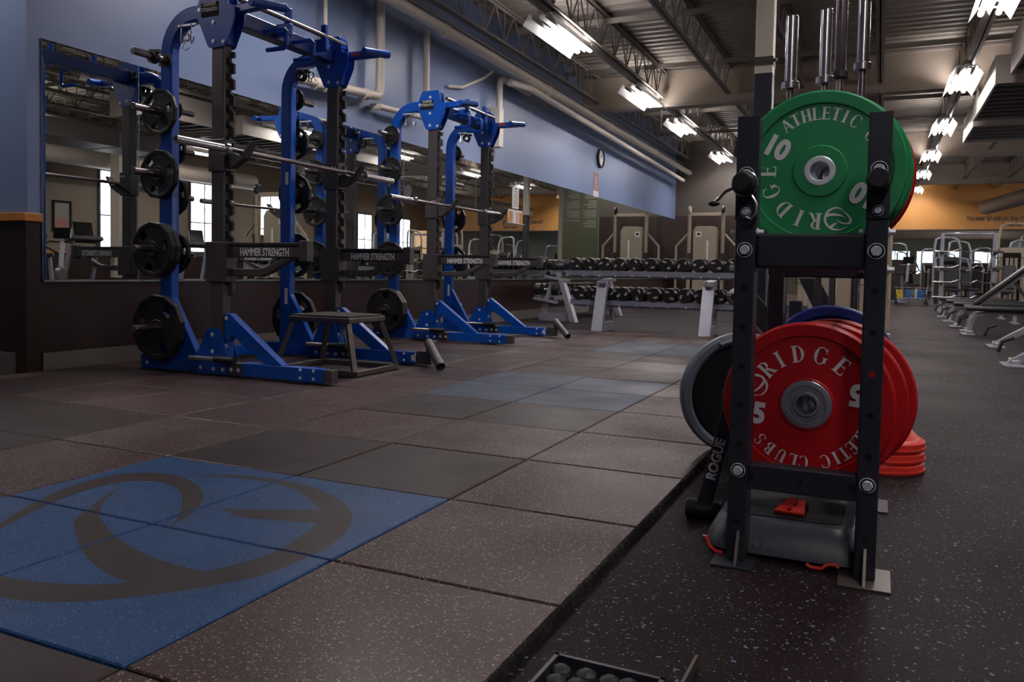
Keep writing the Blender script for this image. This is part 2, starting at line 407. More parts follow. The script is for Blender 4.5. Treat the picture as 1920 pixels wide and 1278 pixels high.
# mirrors on the long wall
edges = [2.6, 3.365, 5.2, 7.05, 8.89, 10.6, 12.25, 14.2, 16.4, 18.6, 20.68]
pos = ['nearest the camera', 'second one, behind the near rack post', 'third one, between the near rack frames', 'fourth one, behind the far rack', 'fifth one, past the far rack', 'sixth one, above the wall dumbbell rack', 'seventh, reflecting the olive text board', 'eighth, under the framed clock', 'ninth, next to last before the far corner', 'last one, in the far corner']
for k in range(10):
    y0, y1 = edges[k], edges[k+1]
    t_ = thing('wall_mirror', 'tall wall mirror panel on the blue wall, '+pos[k], 'mirror', (XW, y0, 0), 0, 'mirror panels along the blue wall')
    m = MB(); m.box(.001, .007, .002, y1-y0-.002, .605, 2.185); m.o('glass', 'mirror_glass', t_)
    m = MB(); m.box(.001, .009, -.002, .001, .605, 2.187); m.box(.001, .016, .001, y1-y0-.001, .590, .603); m.o('edge_channel', 'mirror_edge' if k else 'chrome', t_)

# clock, notice
t_ = thing('wall_clock', 'round black framed wall clock high on the blue wall', 'clock', (XW, 14.2, 2.95))
m = MB(); m.lathe([(.0, .001), (.19, .001), (.19, .045), (.165, .05), (.155, .02), (.0, .02)], 40, 0); m.o('frame', 'black_rubber', t_)
m = MB(); m.lathe([(.0, .024), (.152, .024)], 40, 0); m.o('dial', 'clock_face', t_, recalc=True)
m = MB()
for k in range(12):
    a = k*PI/6; m.beam((.026, .12*math.sin(a), .12*math.cos(a)), (.026, .14*math.sin(a), .14*math.cos(a)), .008, .003, (1,0,0))
m.o('hour_marks', 'hole_dark', t_)
m = MB(); m.beam((.029, 0, 0), (.029, .06, .06), .010, .003, (1,0,0)); m.beam((.032, 0, 0), (.032, -.02, .12), .007, .003, (1,0,0)); m.o('hands', 'hole_dark', t_)
t_ = thing('notice', 'narrow grey-purple notice on the blue wall under the clock', 'notice', (XW, 14.0, 2.3))
m = MB(); m.box(.001, .006, -.14, .14, 0.0, .34); m.o('sheet', 'poster', t_)
m = MB(); m.box(.001, .007, -.15, .15, -.12, 0.0); m.o('footer', 'label_white', t_)
m = MB()
for k in range(6): m.box(.0065, .008, -.09, .09-.02*(k % 3), .04+k*.045, .055+k*.045)
m.o('text_lines', 'label_pink', t_)

# windows in the right wall (seen in the mirror)
for n, (y0, y1, z0, z1) in enumerate([(13.4, 14.45, 1.1, 3.05), (16.35, 17.4, 1.1, 3.05), (19.15, 20.2, 1.1, 3.0), (22.0, 23.0, 1.1, 3.0), (24.5, 25.4, 1.1, 2.75), (27.2, 28.2, 1.1, 2.75)]):
    m = MB(); m.box(9.06, 9.10, y0-.06, y1+.06, z0-.06, z0); m.box(9.06, 9.1, y0-.06, y1+.06, z1, z1+.06); m.box(9.06, 9.1, y0-.06, y0, z0, z1); m.box(9.06, 9.1, y1, y1+.06, z0, z1)
    m.box(9.07, 9.09, y0, y1, z0+.42*(z1-z0), z0+.42*(z1-z0)+.03); m.box(9.07, 9.09, (y0+y1)/2-.015, (y0+y1)/2+.015, z0, z1)
    w = struct('window_%d' % (n+1), m, 'dark_paint')
    m = MB(); m.box(9.085, 9.095, y0, y1, z0, z1); m.o('pane', 'window_day', w)
for n, (x0, x1) in enumerate([(-.3, .5), (1.2, 3.1), (3.5, 4.6), (5.4, 6.2), (7.0, 8.6)]):
    m = MB()
    for a, b_, c_, d_ in ((x0-.05, x1+.05, 1.0, 1.06), (x0-.05, x1+.05, 2.6, 2.66)): m.box(a, b_, 61.93, 62, c_, d_)
    k = max(1, round((x1-x0)/.8))
    for q in range(k+1): xx = x0+(x1-x0)*q/k; m.box(xx-.03, xx+.03, 61.93, 62, 1.06, 2.6)
    w = struct('window_%d' % (n+7), m, 'bright_white')
    m = MB(); m.box(x0, x1, 61.96, 61.98, 1.06, 2.6); m.o('pane', 'window_far', w)

# ------------------------------------------------------------------ ceiling
m = MB(); n = 190; y = -3.0; prof = []
while y < 62:
    prof += [(y, ZC+.045), (y+.06, ZC+.045), (y+.09, ZC), (y+.17, ZC), (y+.20, ZC+.045)]; y += .22
for xx in ((-9, 9.1),):
    A = [m.b.verts.new((xx[0], p, z)) for p, z in prof]; B = [m.b.verts.new((xx[1], p, z)) for p, z in prof]
    for i in range(len(prof)-1): m.b.faces.new((A[i], A[i+1], B[i+1], B[i]))
struct('ceiling', m, 'deck_paint', recalc=False)
gird = [4.9, 13.15, 21.0, 27.2, 34.5]
gl = ['nearest the camera', 'above the dumbbell racks', 'above the far wall', 'before the orange header', 'beyond the orange header']
for k, y in enumerate(gird[1:], 1):
    t_ = thing('ceiling_girder', 'broad beige girder crossing under the roof deck, '+gl[k], 'girder', (0, y, 3.62), 0, 'girders under the roof deck')
    m = MB(); m.box(-3.85, 9.05, -.03, .03, .05, .62); m.o('web', 'girder_paint', t_)
    m = MB(); m.box(-3.85, 9.05, -.12, .12, 0, .05); m.box(-3.85, 9.05, -.12, .12, .60, .635); m.o('flange', 'steel_paint', t_)
def joist(x, y0, y1, label, thick=.028):
    t_ = thing('roof_joist', label, 'joist', (x, y0, 3.75), 0, 'open web roof joists')
    L_ = y1-y0; n_ = int(L_/.62)
    m = MB(); m.box(-.05, .05, .15, L_-.15, 0, .02); m.box(-.008, .008, .15, L_-.15, .0, .05); m.o('bottom_chord', 'steel_paint', t_)
    m = MB(); m.box(-.05, .05, .0, L_, .47, .49); m.box(-.008, .008, .0, L_, .44, .47); m.o('top_chord', 'steel_paint', t_)
    m = MB()
    for i in range(n_):
        a = .2+(L_-.4)*i/n_; c_ = .2+(L_-.4)*(i+1)/n_; md = (a+c_)/2
        m.tube([(0, a, .46), (0, md, .03)], .011, 6); m.tube([(0, md, .03), (0, c_, .46)], .011, 6); m.tube([(0, md, .03), (0, md, .46)], .008, 6)
    m.o('web_rods', 'steel_paint', t_)
    return t_
xs = [-3.5, -2.33, -1.19, -.03, 1.12, 2.28, 3.44, 4.6, 5.76, 6.9, 8.1]
side = ['beside the blue wall', 'over the left row of lights', 'right of the left row of lights', 'over the middle of the tiles', 'over the plate rack', 'over the right row of lights', 'left of the square ducts', 'over the square ducts', 'right of the square ducts', 'over the benches', 'beside the window wall']
spans = [(-3.0, 4.9, 'at the camera'), (4.9, 13.1, 'in the near bay'), (13.2, 20.95, 'in the second bay'), (21.05, 27.15, 'in the third bay'), (27.25, 34.4, 'in the last bay')]
for k, x in enumerate(xs):
    for q, (a, b_, nm) in enumerate(spans):
        if q > 2 and x < -.5: continue
        joist(x, a, b_, 'open web steel roof joist '+side[k]+' '+nm)
for k, y in enumerate((1.5, 6.9, 9.6, 12.2, 16.0, 18.6, 24.0, 31.0)):
    m = MB(); m.box(-3.85, 9.05, -.02, .02, 0, .045); m.box(-3.85, 9.05, -.02, -.014, -.03, 0)
    tag(m.o('bridging_bar', 'steel_paint', None, (0, y, 4.10)), 'thin steel bridging bar crossing the joists, %s' % ('over the camera', 'over the far rack', 'over the front dumbbell rack', 'just before the first beige girder', 'just past the first beige girder', 'over the cable machine', 'in the third bay', 'past the orange header')[k], 'bar', 'bridging bars across the joists')

# ------------------------------------------------------------------ lights
def light_fixture(name='ceiling_light'):
    t_ = thing(name, 'x', 'light', (0, 0, 3.56), 0, 'hanging fluorescent lights')
    L_ = .78
    m = MB(); m.box(-.09, .09, -L_+.25, L_-.25, .10, .17); m.o('housing', 'lamp_housing', t_, bevel=.004)
    m = MB()
    for sgn in (-1, 1):
        m.prism([(sgn*.122, .085), (sgn*.20, -.035), (sgn*.205, -.035), (sgn*.127, .088)], 1, -L_, L_)
    m.box(-.03, .03, -L_, L_, .10, .106)
    m.prism([(0, .03), (.03, .099), (-.03, .099)], 1, -L_, L_)
    for yy in (-.7, 0, .7): m.box(-.125, .125, yy-.01, yy+.01, .085, .10)
    m.o('reflector', 'reflector', t_)
    for sgn in (-1, 1):
        m = MB()
        m.tube([(sgn*.085, -.22, .045), (sgn*.085, L_-.03, .045)], .03, 8); m.o('lamp_tube', 'tube_light', t_)
        m = MB(); m.tube([(sgn*.085, -L_+.03, .045), (sgn*.085, -.24, .045)], .022, 8); m.o('unlit_tube', 'lamp_housing', t_)
    m = MB()
    for yy in (-.5, .5):
        m.tube([(0, yy, .17), (0, yy, .60)], .006, 6)
    m.o('hanger', 'dark_paint', t_)
    return t_
L0 = light_fixture()
first = True
rows = [(-2.40, [('over the near rack', 4.4), ('nearest in view in the left row, above the wall pipe', 8.35), ('second in view of the left row', 12.05), ('third in view of the left row', 14.95), ('fourth in view, last of the left row', 19.35)]),
        (2.2, [('behind the camera in the right row', -3.3), ('beside the camera in the right row', .6), ('over the first bench', 4.6), ('cut by the top edge of the photo, right row', 8.45), ('second in view of the right row', 12.5), ('third in view of the right row', 16.5), ('fourth in view of the right row', 20.5), ('fifth in view of the right row', 24.3), ('sixth in view of the right row, by the orange header', 28.6)]),
        (6.9, [('in the row by the windows, behind the camera', -1.5), ('in the row by the windows, beside the racks', 4.5), ('in the row by the windows, seen in the second mirror', 9.5), ('in the row by the windows, seen in the third mirror', 14.5), ('in the row by the windows, seen in the fourth mirror', 19.5), ('in the row by the windows, near the orange header', 25.5)]),
        (2.2, [('in the room past the orange header, nearest row', 33.0), ('in the room past the orange header, second row', 39.0), ('in the room past the orange header, third row', 46.0), ('in the room past the orange header, last row', 54.0)]),
        (5.5, [('past the orange header on the right, near', 34.0), ('past the orange header on the right, middle', 41.0), ('past the orange header on the right, far', 49.0)])]
rows.append((-5.0, [('left of the blue corner, unseen, added to brighten the return wall', 1.5)]))  # unseen extra fixture, added only to brighten the blue return wall
for x, row in rows:
    for nm, y in row:
        lab = 'hanging fluorescent ceiling light '+nm
        z = 3.56 if y < 30 else 3.2
        if first: L0.location = (x, y, z); L0['label'] = lab; first = False
        else: dup(L0, (x, y, z), label=lab)
for x, lab, y0, y1 in ((-2.40, 'long steel channel carrying the left row of lights', -4, YF-.1), (2.2, 'long steel channel carrying the right row of lights', -4, 29.9), (6.9, 'long steel channel carrying the row of lights by the windows', -4, 29.9)):
    m = MB(); m.box(x-.03, x+.03, y0, y1, 3.70, 3.735); m.box(x-.03, x-.024, y0, y1, 3.735, 3.75); m.box(x+.024, x+.03, y0, y1, 3.735, 3.75)
    tag(m.o('light_channel', 'steel_paint'), lab, 'channel')

# ------------------------------------------------------------------ pipes
def pipe(name, pts, r, label, m_='pipe_white', joints=(), cat='pipe', n=14):
    t_ = thing(name, label, cat, pts[0])
    o0 = Vector(pts[0]); m = MB(); m.tube([Vector(p)-o0 for p in pts], r, n); m.o('tube', m_, t_)
    if joints:
        for p, d in joints:
            m = MB(); p = Vector(p)-o0; d = Vector(d).normalized(); m.cyl(p-d*.04, p+d*.04, r*1.22, n=n); m.o('coupling', m_, t_)
    return t_
def bend(a, c, b, r, n=6):
    """points turning from a through corner c to b"""
    a, c, b = Vector(a), Vector(c), Vector(b); p = c+(a-c).normalized()*r; q = c+(b-c).normalized()*r
    return [p*(1-t)**2 + c*2*t*(1-t) + q*t*t for t in [i/n for i in range(n+1)]]
PX = XW+.12
pipe('wall_pipe', [(XW+.38, 5.2, 3.50), (XW+.38, 21.0-.4, 3.40)], .065, 'long thick beige pipe running along the top of the blue wall', joints=[((XW+.38, y, 3.49-.0065*(y-6)), (0, 1, 0)) for y in (7.3, 10.5, 13.6, 17)])
pipe('wall_pipe', [(XW+.30, 9.3, 3.33), (XW+.36, 9.9, 3.36), (XW+.30, 20.2, 3.16)], .05, 'second beige pipe running just below the thick one to the far corner')
pts = [(PX, 6.37, 4.3)] + bend((PX, 6.37, 4.3), (PX, 6.37, 2.56), (PX, 5.4, 2.46), .09) + [(PX, 5.0, 2.45)]
pipe('drain_pipe', pts, .047, 'white drain pipe dropping down the blue wall and elbowing back toward the near rack', joints=[((PX, 6.37, 3.0), (0, 0, 1)), ((PX, 6.1, 2.53), (0, 1, .1)), ((PX, 5.45, 2.47), (0, 1, .1)), ((PX, 5.3, 2.46), (0, 1, .1))])
pipe('drain_pipe', [(PX, 5.42, 4.3), (PX, 5.42, 2.515)], .022, 'thin white pipe dropping to the elbowed drain pipe above the near rack')
pipe('drain_pipe', [(PX+.02, 7.3, 3.5), (PX+.02, 7.3, 2.52)], .038, 'white pipe dropping behind the far rack head')
pipe('drain_pipe', [(XW+.02, 6.35, 2.45), (PX, 6.36, 2.45), (PX, 7.3, 2.50)], .034, 'short horizontal white pipe left of the far rack head')
pts = [(PX, 10.4, 3.42)] + bend((PX, 10.4, 3.42), (PX, 9.35, 3.42), (PX, 9.35, 2.9), .15) + [(PX, 9.35, 2.95)]
pipe('drain_pipe', pts, .045, 'white pipe bending down the wall into a pale box beyond the far rack')
m = MB(); m.box(XW+.001, XW+.16, -.07, .07, -.55, 0); tag(m.o('pipe_box', 'pipe_white', None, (0, 9.35, 3.0), bevel=.01), 'narrow pale junction box on the blue wall above the far rack', 'box')
pipe('conduit', [(PX-.08, 8.0, 3.02), (PX-.06, 8.35, 3.08), (PX-.02, 8.9, 3.32), (PX, 9.1, 3.45)], .02, 'thin slanting white conduit on the blue wall', n=8)
pipe('conduit', [(XW+.30, 5.2, 3.66), (XW+.30, 20.3, 3.58)], .012, 'thin conduit running above the thick beige wall pipe', 'steel_paint', n=8)
pipe('conduit', [(-2.9, 15.2, 4.05), (-2.9, 15.2, 3.62), (-2.9+.05, 15.2, 3.6), (1.9, 15.2, 3.6)], .016, 'grey conduit crossing below the joists past the first girder', 'steel_paint', n=8)

# ducts top right
def box_duct(x0, x1, y0, y1, z0, z1, label, open_bottom=True):
    t_ = thing('air_duct', label, 'duct', ((x0+x1)/2, y0, z0))
    hx = (x1-x0)/2; L_ = y1-y0; h = z1-z0
    m = MB(); w = .03
    m.box(-hx, -hx+w, 0, L_, 0, h); m.box(hx-w, hx, 0, L_, 0, h); m.box(-hx+w, hx-w, 0, w, 0, h); m.box(-hx+w, hx-w, L_-w, L_, 0, h); m.box(-hx+w, hx-w, w, L_-w, h-w, h)
    m.o('casing', 'duct_light', t_)
    m = MB(); m.box(-hx+w, hx-w, w, L_-w, .04, .06); m.o('grille', 'dark_paint', t_)
    m = MB()
    k = max(2, int(L_/.3))
    for i in range(k): yy = w+(L_-2*w)*(i+.5)/k; m.box(-hx+w, hx-w, yy-.02, yy+.02, .01, .04)
    m.o('louvre', 'duct_grey', t_)
    return t_
box_duct(2.62, 3.6, 9.2, 10.9, 3.3, 3.75, 'pale square ceiling duct with open grille, nearest at the top right edge')
box_duct(2.50, 3.6, 11.3, 14.1, 3.28, 3.65, 'second pale square duct behind the nearest one at top right')
box_duct(2.55, 3.9, 14.6, 16.4, 3.28, 3.7, 'third pale square duct with dark grille at top right')
t_ = thing('air_duct', 'long grey rectangular duct hanging over the benches', 'duct', (5.3, -3, 3.0)); m = MB(); m.box(-.5, .5, 0, 14.5, 0, .34); m.o('casing', 'duct_grey', t_, bevel=.01)
m = MB()
for i in range(9): m.box(-.51, .51, .2+i*1.65, .24+i*1.65, -.01, .35)
m.o('seam_band', 'duct_light', t_)
pipe('air_duct', [(6.6, 24.0, 3.5), (4.3, 29.7, 3.1)], .24, 'thick round grey duct slanting down to the orange header', 'duct_grey', cat='duct', n=24)
pipe('air_duct', [(8.3, 9.0, 3.2), (8.3, 18, 3.2)], .22, 'round pale duct near the window wall', 'duct_light', cat='duct', n=24)
pipe('air_duct', [(1.0, 44, 3.0), (8.5, 44, 3.0)], .38, 'fat pale duct crossing the room past the orange header', 'duct_light', cat='duct', n=24)

for k, (x, y, w_, h_) in enumerate(((2.2, 36, .9, .5), (3.6, 38, 1.6, .45), (5.4, 40, 1.0, .7), (7.2, 37, 1.2, .5))):
    t_ = thing('ceiling_box', 'pale ceiling box hanging past the orange header, %s' % ('leftmost', 'wide one next to the leftmost', 'tall one right of centre', 'rightmost')[k], 'box', (x, y, 2.95)); m = MB(); m.box(-w_/2, w_/2, 0, 1.0, 0, h_); m.o('casing', 'duct_light', t_); m = MB(); m.box(-w_/2-.02, w_/2+.02, -.02, 1.02, h_, h_+.03); m.o('lid', 'steel_paint', t_)
# columns
def column(x, y, s, z1, label):
    t_ = thing('column', label, 'column', (x, y, FZ))
    m = MB(); m.box(-s/2, s/2, -s/2, s/2, 0, z1-.002); m.o('lower_paint', 'black_steel', t_, bevel=.004)
    m = MB(); m.box(-s/2, s/2, -s/2, s/2, z1, 3.75-FZ); m.o('upper_paint', 'pipe_white', t_, bevel=.004)
    return t_
c_ = column(.397, 5.19, .126, 2.21, 'square steel column, cream above and black below, rising behind the plate rack')
m = MB(); m.box(-.067, .067, -.067, .067, 2.27, 2.33); m.tube([(.065, -.05, 2.30), (.09, -.07, 2.30)], .013, 8); m.o('strap', 'dark_paint', c_)
column(.397, 20.4, .15, 2.35, 'square cream and black column at the end of the far wall')
column(7.9, 13.0, .3, .4, 'pale column beside the first window')

# ------------------------------------------------------------------ half racks
def bolt(m, x, y, z, r=.011, d=.008, ax=1):
    """hex bolt head with washer on a face looking along -ax"""
    m.lathe([(0, -.001), (r*1.3, -.001), (r*1.3, -.003), (r, -.003)], 12, ax, (x, y, z), False)
    m.lathe([(r, -.003), (r*.92, -d), (0, -d)], 6, ax, (x, y, z), False)
def rounded(pts, rad, n=4):
    out = []
    for i in range(len(pts)):
        a, b, c_ = Vector(pts[i-1]), Vector(pts[i]), Vector(pts[(i+1) % len(pts)])
        r = min(rad, (a-b).length*.45, (c_-b).length*.45); p = b+(a-b).normalized()*r; q = b+(c_-b).normalized()*r
        for k in range(n+1):
            t = k/n; v = p*(1-t)**2 + b*2*t*(1-t) + q*t*t; out.append((v.x, v.y))
    return out
def plate12(name, R, th, label, wide=True, parts=True):
    """twelve-sided rubber plate with three hand openings, axis along Y, centre at origin, faces +-th/2"""
    t_ = thing(name, label, 'weight plate')
    n = 48; Rh = .026
    outer = []
    for k in range(n):
        a = 2*PI*k/n; seg = PI/6; da = (a % seg) - seg/2; outer.append(R*math.cos(seg/2)/math.cos(da))
    m = MB()
    rings = [(lambda k: Rh, 0.5), (lambda k: .052, .5), (lambda k: .056, .40), (lambda k: R*.52, .36), (lambda k: outer[k]*.80, .36), (lambda k: outer[k]*.86, .46), (lambda k: outer[k]*.97, .5), (lambda k: outer[k], .40)]
    hole = lambda i, k: i in (3,) and (k % 16) in (3, 4, 5, 6) and R > .12
    V = {}
    for sgn in (-1, 1):
        for i, (f, h) in enumerate(rings):
            for k in range(n):
                a = 2*PI*k/n; r = f(k); V[sgn, i, k] = m.b.verts.new((r*math.cos(a), sgn*h*th, r*math.sin(a)))
    for i in range(len(rings)-1):
        for k in range(n):
            q = (k+1) % n
            if hole(i, k):
                continue
            for sgn in (-1, 1): m.b.faces.new((V[sgn, i, k], V[sgn, i, q], V[sgn, i+1, q], V[sgn, i+1, k]))
    for k in range(n):
        q = (k+1) % n
        m.b.faces.new((V[-1, 7, k], V[-1, 7, q], V[1, 7, q], V[1, 7, k])); m.b.faces.new((V[-1, 0, k], V[-1, 0, q], V[1, 0, q], V[1, 0, k]))
        if hole(3, k):
            for i in (3, 4): m.b.faces.new((V[-1, i, k], V[-1, i, q], V[1, i, q], V[1, i, k]))
            if not hole(3, (k-1) % n): m.b.faces.new((V[-1, 3, k], V[-1, 4, k], V[1, 4, k], V[1, 3, k]))
            if not hole(3, q): m.b.faces.new((V[-1, 3, q], V[-1, 4, q], V[1, 4, q], V[1, 3, q]))
    m.o('disc', 'plate_rubber', t_, bevel=.002)
    m = MB(); m.lathe([(.0262, -th/2-.001), (.034, -th/2-.001), (.034, th/2+.001), (.0262, th/2+.001), (.0262, -th/2-.001)], 24); m.o('hub_ring', 'bar_steel', t_)
    return t_
PLATES = {}
def put_plate(R, th, x, y, z, label, group):
    key = (R, th)
    if key not in PLATES:
        o = plate12('weight_plate', R, th, label); PLATES[key] = o
    else: o = copy_tree(PLATES[key])
    o.location = (x, y, z); o.rotation_euler = (0, random.choice([.15, -.2, .4, 1.2]), 0); o['label'] = label; o['group'] = group
    return o

PEGZ = [2.08, 1.73, 1.32, .82, .30]
def frame(t_, Y0, sgn_out):
    """one side frame at near face Y0 (local)"""
    y0, y1 = Y0, Y0+.075
    # storage upright with bent top
    path = [(-3.17, .10), (-3.17, 2.12)] + [(-3.17+.24*(1-math.cos(a)), 2.12+.24*math.sin(a)) for a in [PI/2*i/8 for i in range(1, 9)]] + [(-2.86, 2.36)]
    w = .05
    L_, Rr = [], []
    for i, p in enumerate(path):
        a = Vector(path[max(0, i-1)]); b = Vector(path[min(len(path)-1, i+1)]); d = (b-a).normalized(); nrm = Vector((-d.y, d.x))
        L_.append(tuple(Vector(p)+nrm*w)); Rr.append(tuple(Vector(p)-nrm*w))
    m = MB(); m.prism(L_+Rr[::-1], 1, y0, y1); m.o('storage_upright', 'blue_paint', t_, bevel=.012)
    # pegs
    for z in PEGZ:
        m = MB(); ya_ = y0 if sgn_out < 0 else y1; m.cyl((-3.17, ya_+sgn_out*.03, z), (-3.17, ya_+sgn_out*.26, z), .0245, n=20)
        pg = m.o('storage_peg', 'bar_steel', t_, bevel=.003)
        m = MB(); m.box(-3.225, -3.115, *sorted((ya_+sgn_out*.006, ya_+sgn_out*.0005)), z-.035, z+.035); m.cyl((-3.17, ya_+sgn_out*.006, z), (-3.17, ya_+sgn_out*.03, z), .032)
        m.o('peg_flange', 'charcoal', pg)
    # base
    m = MB(); m.box(-3.40, -2.62, y0, y1, .012, .105); m.o('rear_base_beam', 'blue_paint', t_, bevel=.006)
    m = MB(); m.box(-2.50, -1.86, y0, y1, .012, .10); m.o('front_foot', 'blue_paint', t_, bevel=.006)
    m = MB(); m.box(-1.86, -1.80, y0+.004, y1-.004, .016, .096); m.o('foot_cap', 'charcoal', t_, bevel=.004)
    m = MB(); m.box(-2.62, -2.50, y0-.003, y1+.003, .012, .095); m.o('base_splice', 'charcoal', t_, bevel=.004)
    for xx in (-3.3, -2.85, -2.05):
        m = MB(); m.box(xx-.07, xx+.07, y0-.02, y1+.02, .0035, .0118); m.o('floor_pad', 'black_rubber', t_)
    # gusset behind the upright
    m = MB(); m.prism([(-3.12, .105), (-2.88, .105), (-3.12, .50)], 1, y0+.012, y1-.012); m.o('rear_gusset', 'blue_paint', t_, bevel=.004)
    # post
    m = MB(); m.box(-2.765, -2.665, y0, y1, .105, 2.14); m.o('post', 'charcoal', t_, bevel=.006)
    teeth = [(-2.664, .52)]
    z = .58
    while z < 2.06:
        teeth += [(-2.630, z-.028), (-2.630, z+.022), (-2.646, z+.022), (-2.646, z+.034), (-2.662, z+.034), (-2.662, z+.062), (-2.630, z+.062)]
        z += .1015
    teeth += [(-2.630, 2.10), (-2.664, 2.10)]
    m = MB(); m.prism(teeth, 1, y1-.020, y1-.002); m.o('hook_rail', 'charcoal', t_)
    m = MB(); z = .59
    while z < 2.06: m.box(-2.666, -2.6632, y0+.022, y0+.052, z, z+.05); z += .1015
    m.o('slot', 'hole_dark', t_)['kind'] = 'stuff'
    # foot plates
    m = MB(); m.prism(rounded([(-2.88, .012), (-2.61, .012), (-2.61, .13), (-2.675, .31), (-2.79, .31), (-2.88, .13)], .03), 1, y0-.009, y0-.001); fp = m.o('foot_plate', 'blue_paint', t_, bevel=.002)
    m = MB(); m.prism(rounded([(-2.88, .012), (-2.61, .012), (-2.61, .13), (-2.675, .31), (-2.79, .31), (-2.88, .13)], .03), 1, y1+.001, y1+.009); m.o('foot_plate', 'blue_paint', t_, bevel=.002)
    for x, z in ((-2.74, .27), (-2.74, .16), (-2.84, .05), (-2.73, .045), (-2.65, .045), (-2.585, .05), (-2.525, .05), (-3.33, .05)):
        m = MB(); bolt(m, x, y0-(.009 if x < -2.6 and x > -3 else .003), z); m.o('bolt', 'zinc', t_)
    for x in (-2.03, -1.93):
        for z in (.035, .085):
            m = MB(); bolt(m, x, y0-.001, z, .008); m.o('bolt', 'zinc', t_)
    # diagonal brace
    m = MB(); m.prism([(-2.655, .106), (-2.655, .41), (-2.61, .41), (-2.18, .101), (-2.33, .101), (-2.59, .27), (-2.625, .23), (-2.625, .106)], 1, y0+.008, y1-.008); m.o('diagonal_brace', 'blue_paint', t_, bevel=.006)
    for z in (.38, .20):
        m = MB(); bolt(m, -2.636, y0+.007, z); m.o('bolt', 'zinc', t_)
    # band roller
    m = MB(); m.cyl((-2.90, y0-.045, .115), (-2.68, y0-.045, .115), .016); m.o('roller', 'chrome', t_)
    m = MB(); m.cyl((-2.68, y0-.045, .115), (-2.52, y0-.045, .115), .024); m.o('roller_cap', 'black_rubber', t_, bevel=.003)
    m = MB(); bolt(m, -2.52, y0-.045, .115, .014, .01, 0); M = Matrix.Rotation(0, 4, 'X'); m.xf(M); m.o('bolt', 'zinc', t_)
    # head
    head = [(-2.90, 2.36), (-2.83, 2.505), (-2.64, 2.505), (-2.62, 2.38), (-2.56, 2.37), (-2.57, 2.27), (-2.645, 2.12), (-2.785, 2.12), (-2.86, 2.28)]
    for ya, yb in ((y0-.010, y0-.001), (y1+.001, y1+.010)):
        m = MB(); m.prism(rounded(head, .02), 1, ya, yb); m.o('head_plate', 'blue_paint', t_, bevel=.002)
    m = MB(); m.box(-2.83, -2.64, y0-.001, y1+.001, 2.42, 2.5); m.box(-2.80, -2.645, y0, y1, 2.14, 2.42); m.o('head_block', 'blue_paint', t_, bevel=.004)
    for x, z in ((-2.74, 2.44), (-2.74, 2.28), (-2.74, 2.16), (-2.655, 2.15), (-2.86, 2.37)):
        m = MB(); bolt(m, x, y0-.010, z); m.o('bolt', 'zinc', t_)
    # name plate
    m = MB(); m.box(-2.845, -2.70, y0-.0125, y0-.0103, 2.32, 2.41); npl = m.o('name_plate', 'hole_dark', t_)
    b = text_bm('HAMMER\nSTRENGTH', .034, .0012, sx=.8, depth=.0004); b.xf(frame_mat((-2.7725, y0-.0130, 2.381), (1,0,0), (0,0,1))); b.o('lettering', 'text_pale', npl)
    # chin arm
    s_ = sgn_out
    m = MB(); m.beam((-2.60, (y0+y1)/2, 2.355), (-2.33, (y0+y1)/2 + s_*.02, 2.36), .05, .06); m.o('chin_arm', 'blue_paint', t_, bevel=.01)
    m = MB(); m.tube([(-2.36, (y0+y1)/2-.13*1, 2.345), (-2.31, (y0+y1)/2+.13, 2.375)], .029, 16); m.o('chin_grip', 'blue_paint', t_, bevel=.006)
    m = MB(); m.box(-2.55, -2.47, y0-.0015+.012, y0+.0115, 2.345, 2.375); 
    m.o('warning_label', 'label_red', t_)
    if sgn_out > 0:
        m = MB(); m.box(-1.965, -1.925, y0-.0015, y0-.0003, .035, .078); m.o('foot_sticker', 'label_white', t_)
        m = MB(); m.box(-3.165, -3.135, y0-.0015, y0-.0003, .42, .55); m.o('upright_sticker', 'label_white', t_)
        m = MB(); m.box(-3.165, -3.135, y0-.0015, y0-.0003, 1.38, 1.48); m.o('upright_sticker', 'label_white', t_)
    # spotter arm
    m = MB(); m.box(-2.80, -2.625, y0-.014, y1+.014, .615, .875); m.o('spotter_bracket', 'charcoal', t_, bevel=.005)
    m = MB(); m.box(-2.625, -2.055, y0+.01, y1-.01, .775, .845)
    m.prism([(-2.625, .655), (-2.36, .655), (-2.30, .675), (-2.10, .775), (-2.19, .775), (-2.33, .715), (-2.38, .705), (-2.625, .705)], 1, y0+.015, y1-.015)
    sp = m.o('spotter_arm', 'charcoal', t_, bevel=.006)
    m = MB(); m.box(-2.055, -1.995, y0+.004, y1-.004, .755, .885); m.o('end_stop', 'charcoal', sp, bevel=.006)
    m = MB(); m.box(-2.622, -2.058, y0+.006, y1-.006, .846, .872); m.o('pad_strip', 'black_rubber', sp, bevel=.004)
    b = text_bm('HAMMER STRENGTH', .068, .0020, sx=.62, depth=.0006); b.xf(frame_mat((-2.33, y0+.0090, .808), (1,0,0), (0,0,1))); b.o('lettering', 'white_ink', sp)
    return t_
def collar_hook(t_, x, y0, z):
    m = MB(); m.box(x-.10, x+.06, y0-.004, y0+.01, z, z+.012); m.o('hook_bar', 'zinc', t_)
    for dx in (-.06, .03):
        m = MB(); m.tube([(x+dx, y0-.012, z+.006), (x+dx, y0-.015, z-.09), (x+dx+.008, y0-.02, z-.112), (x+dx+.03, y0-.025, z-.115), (x+dx+.042, y0-.03, z-.085)], .004, 8); m.o('collar_hook', 'chrome', t_)
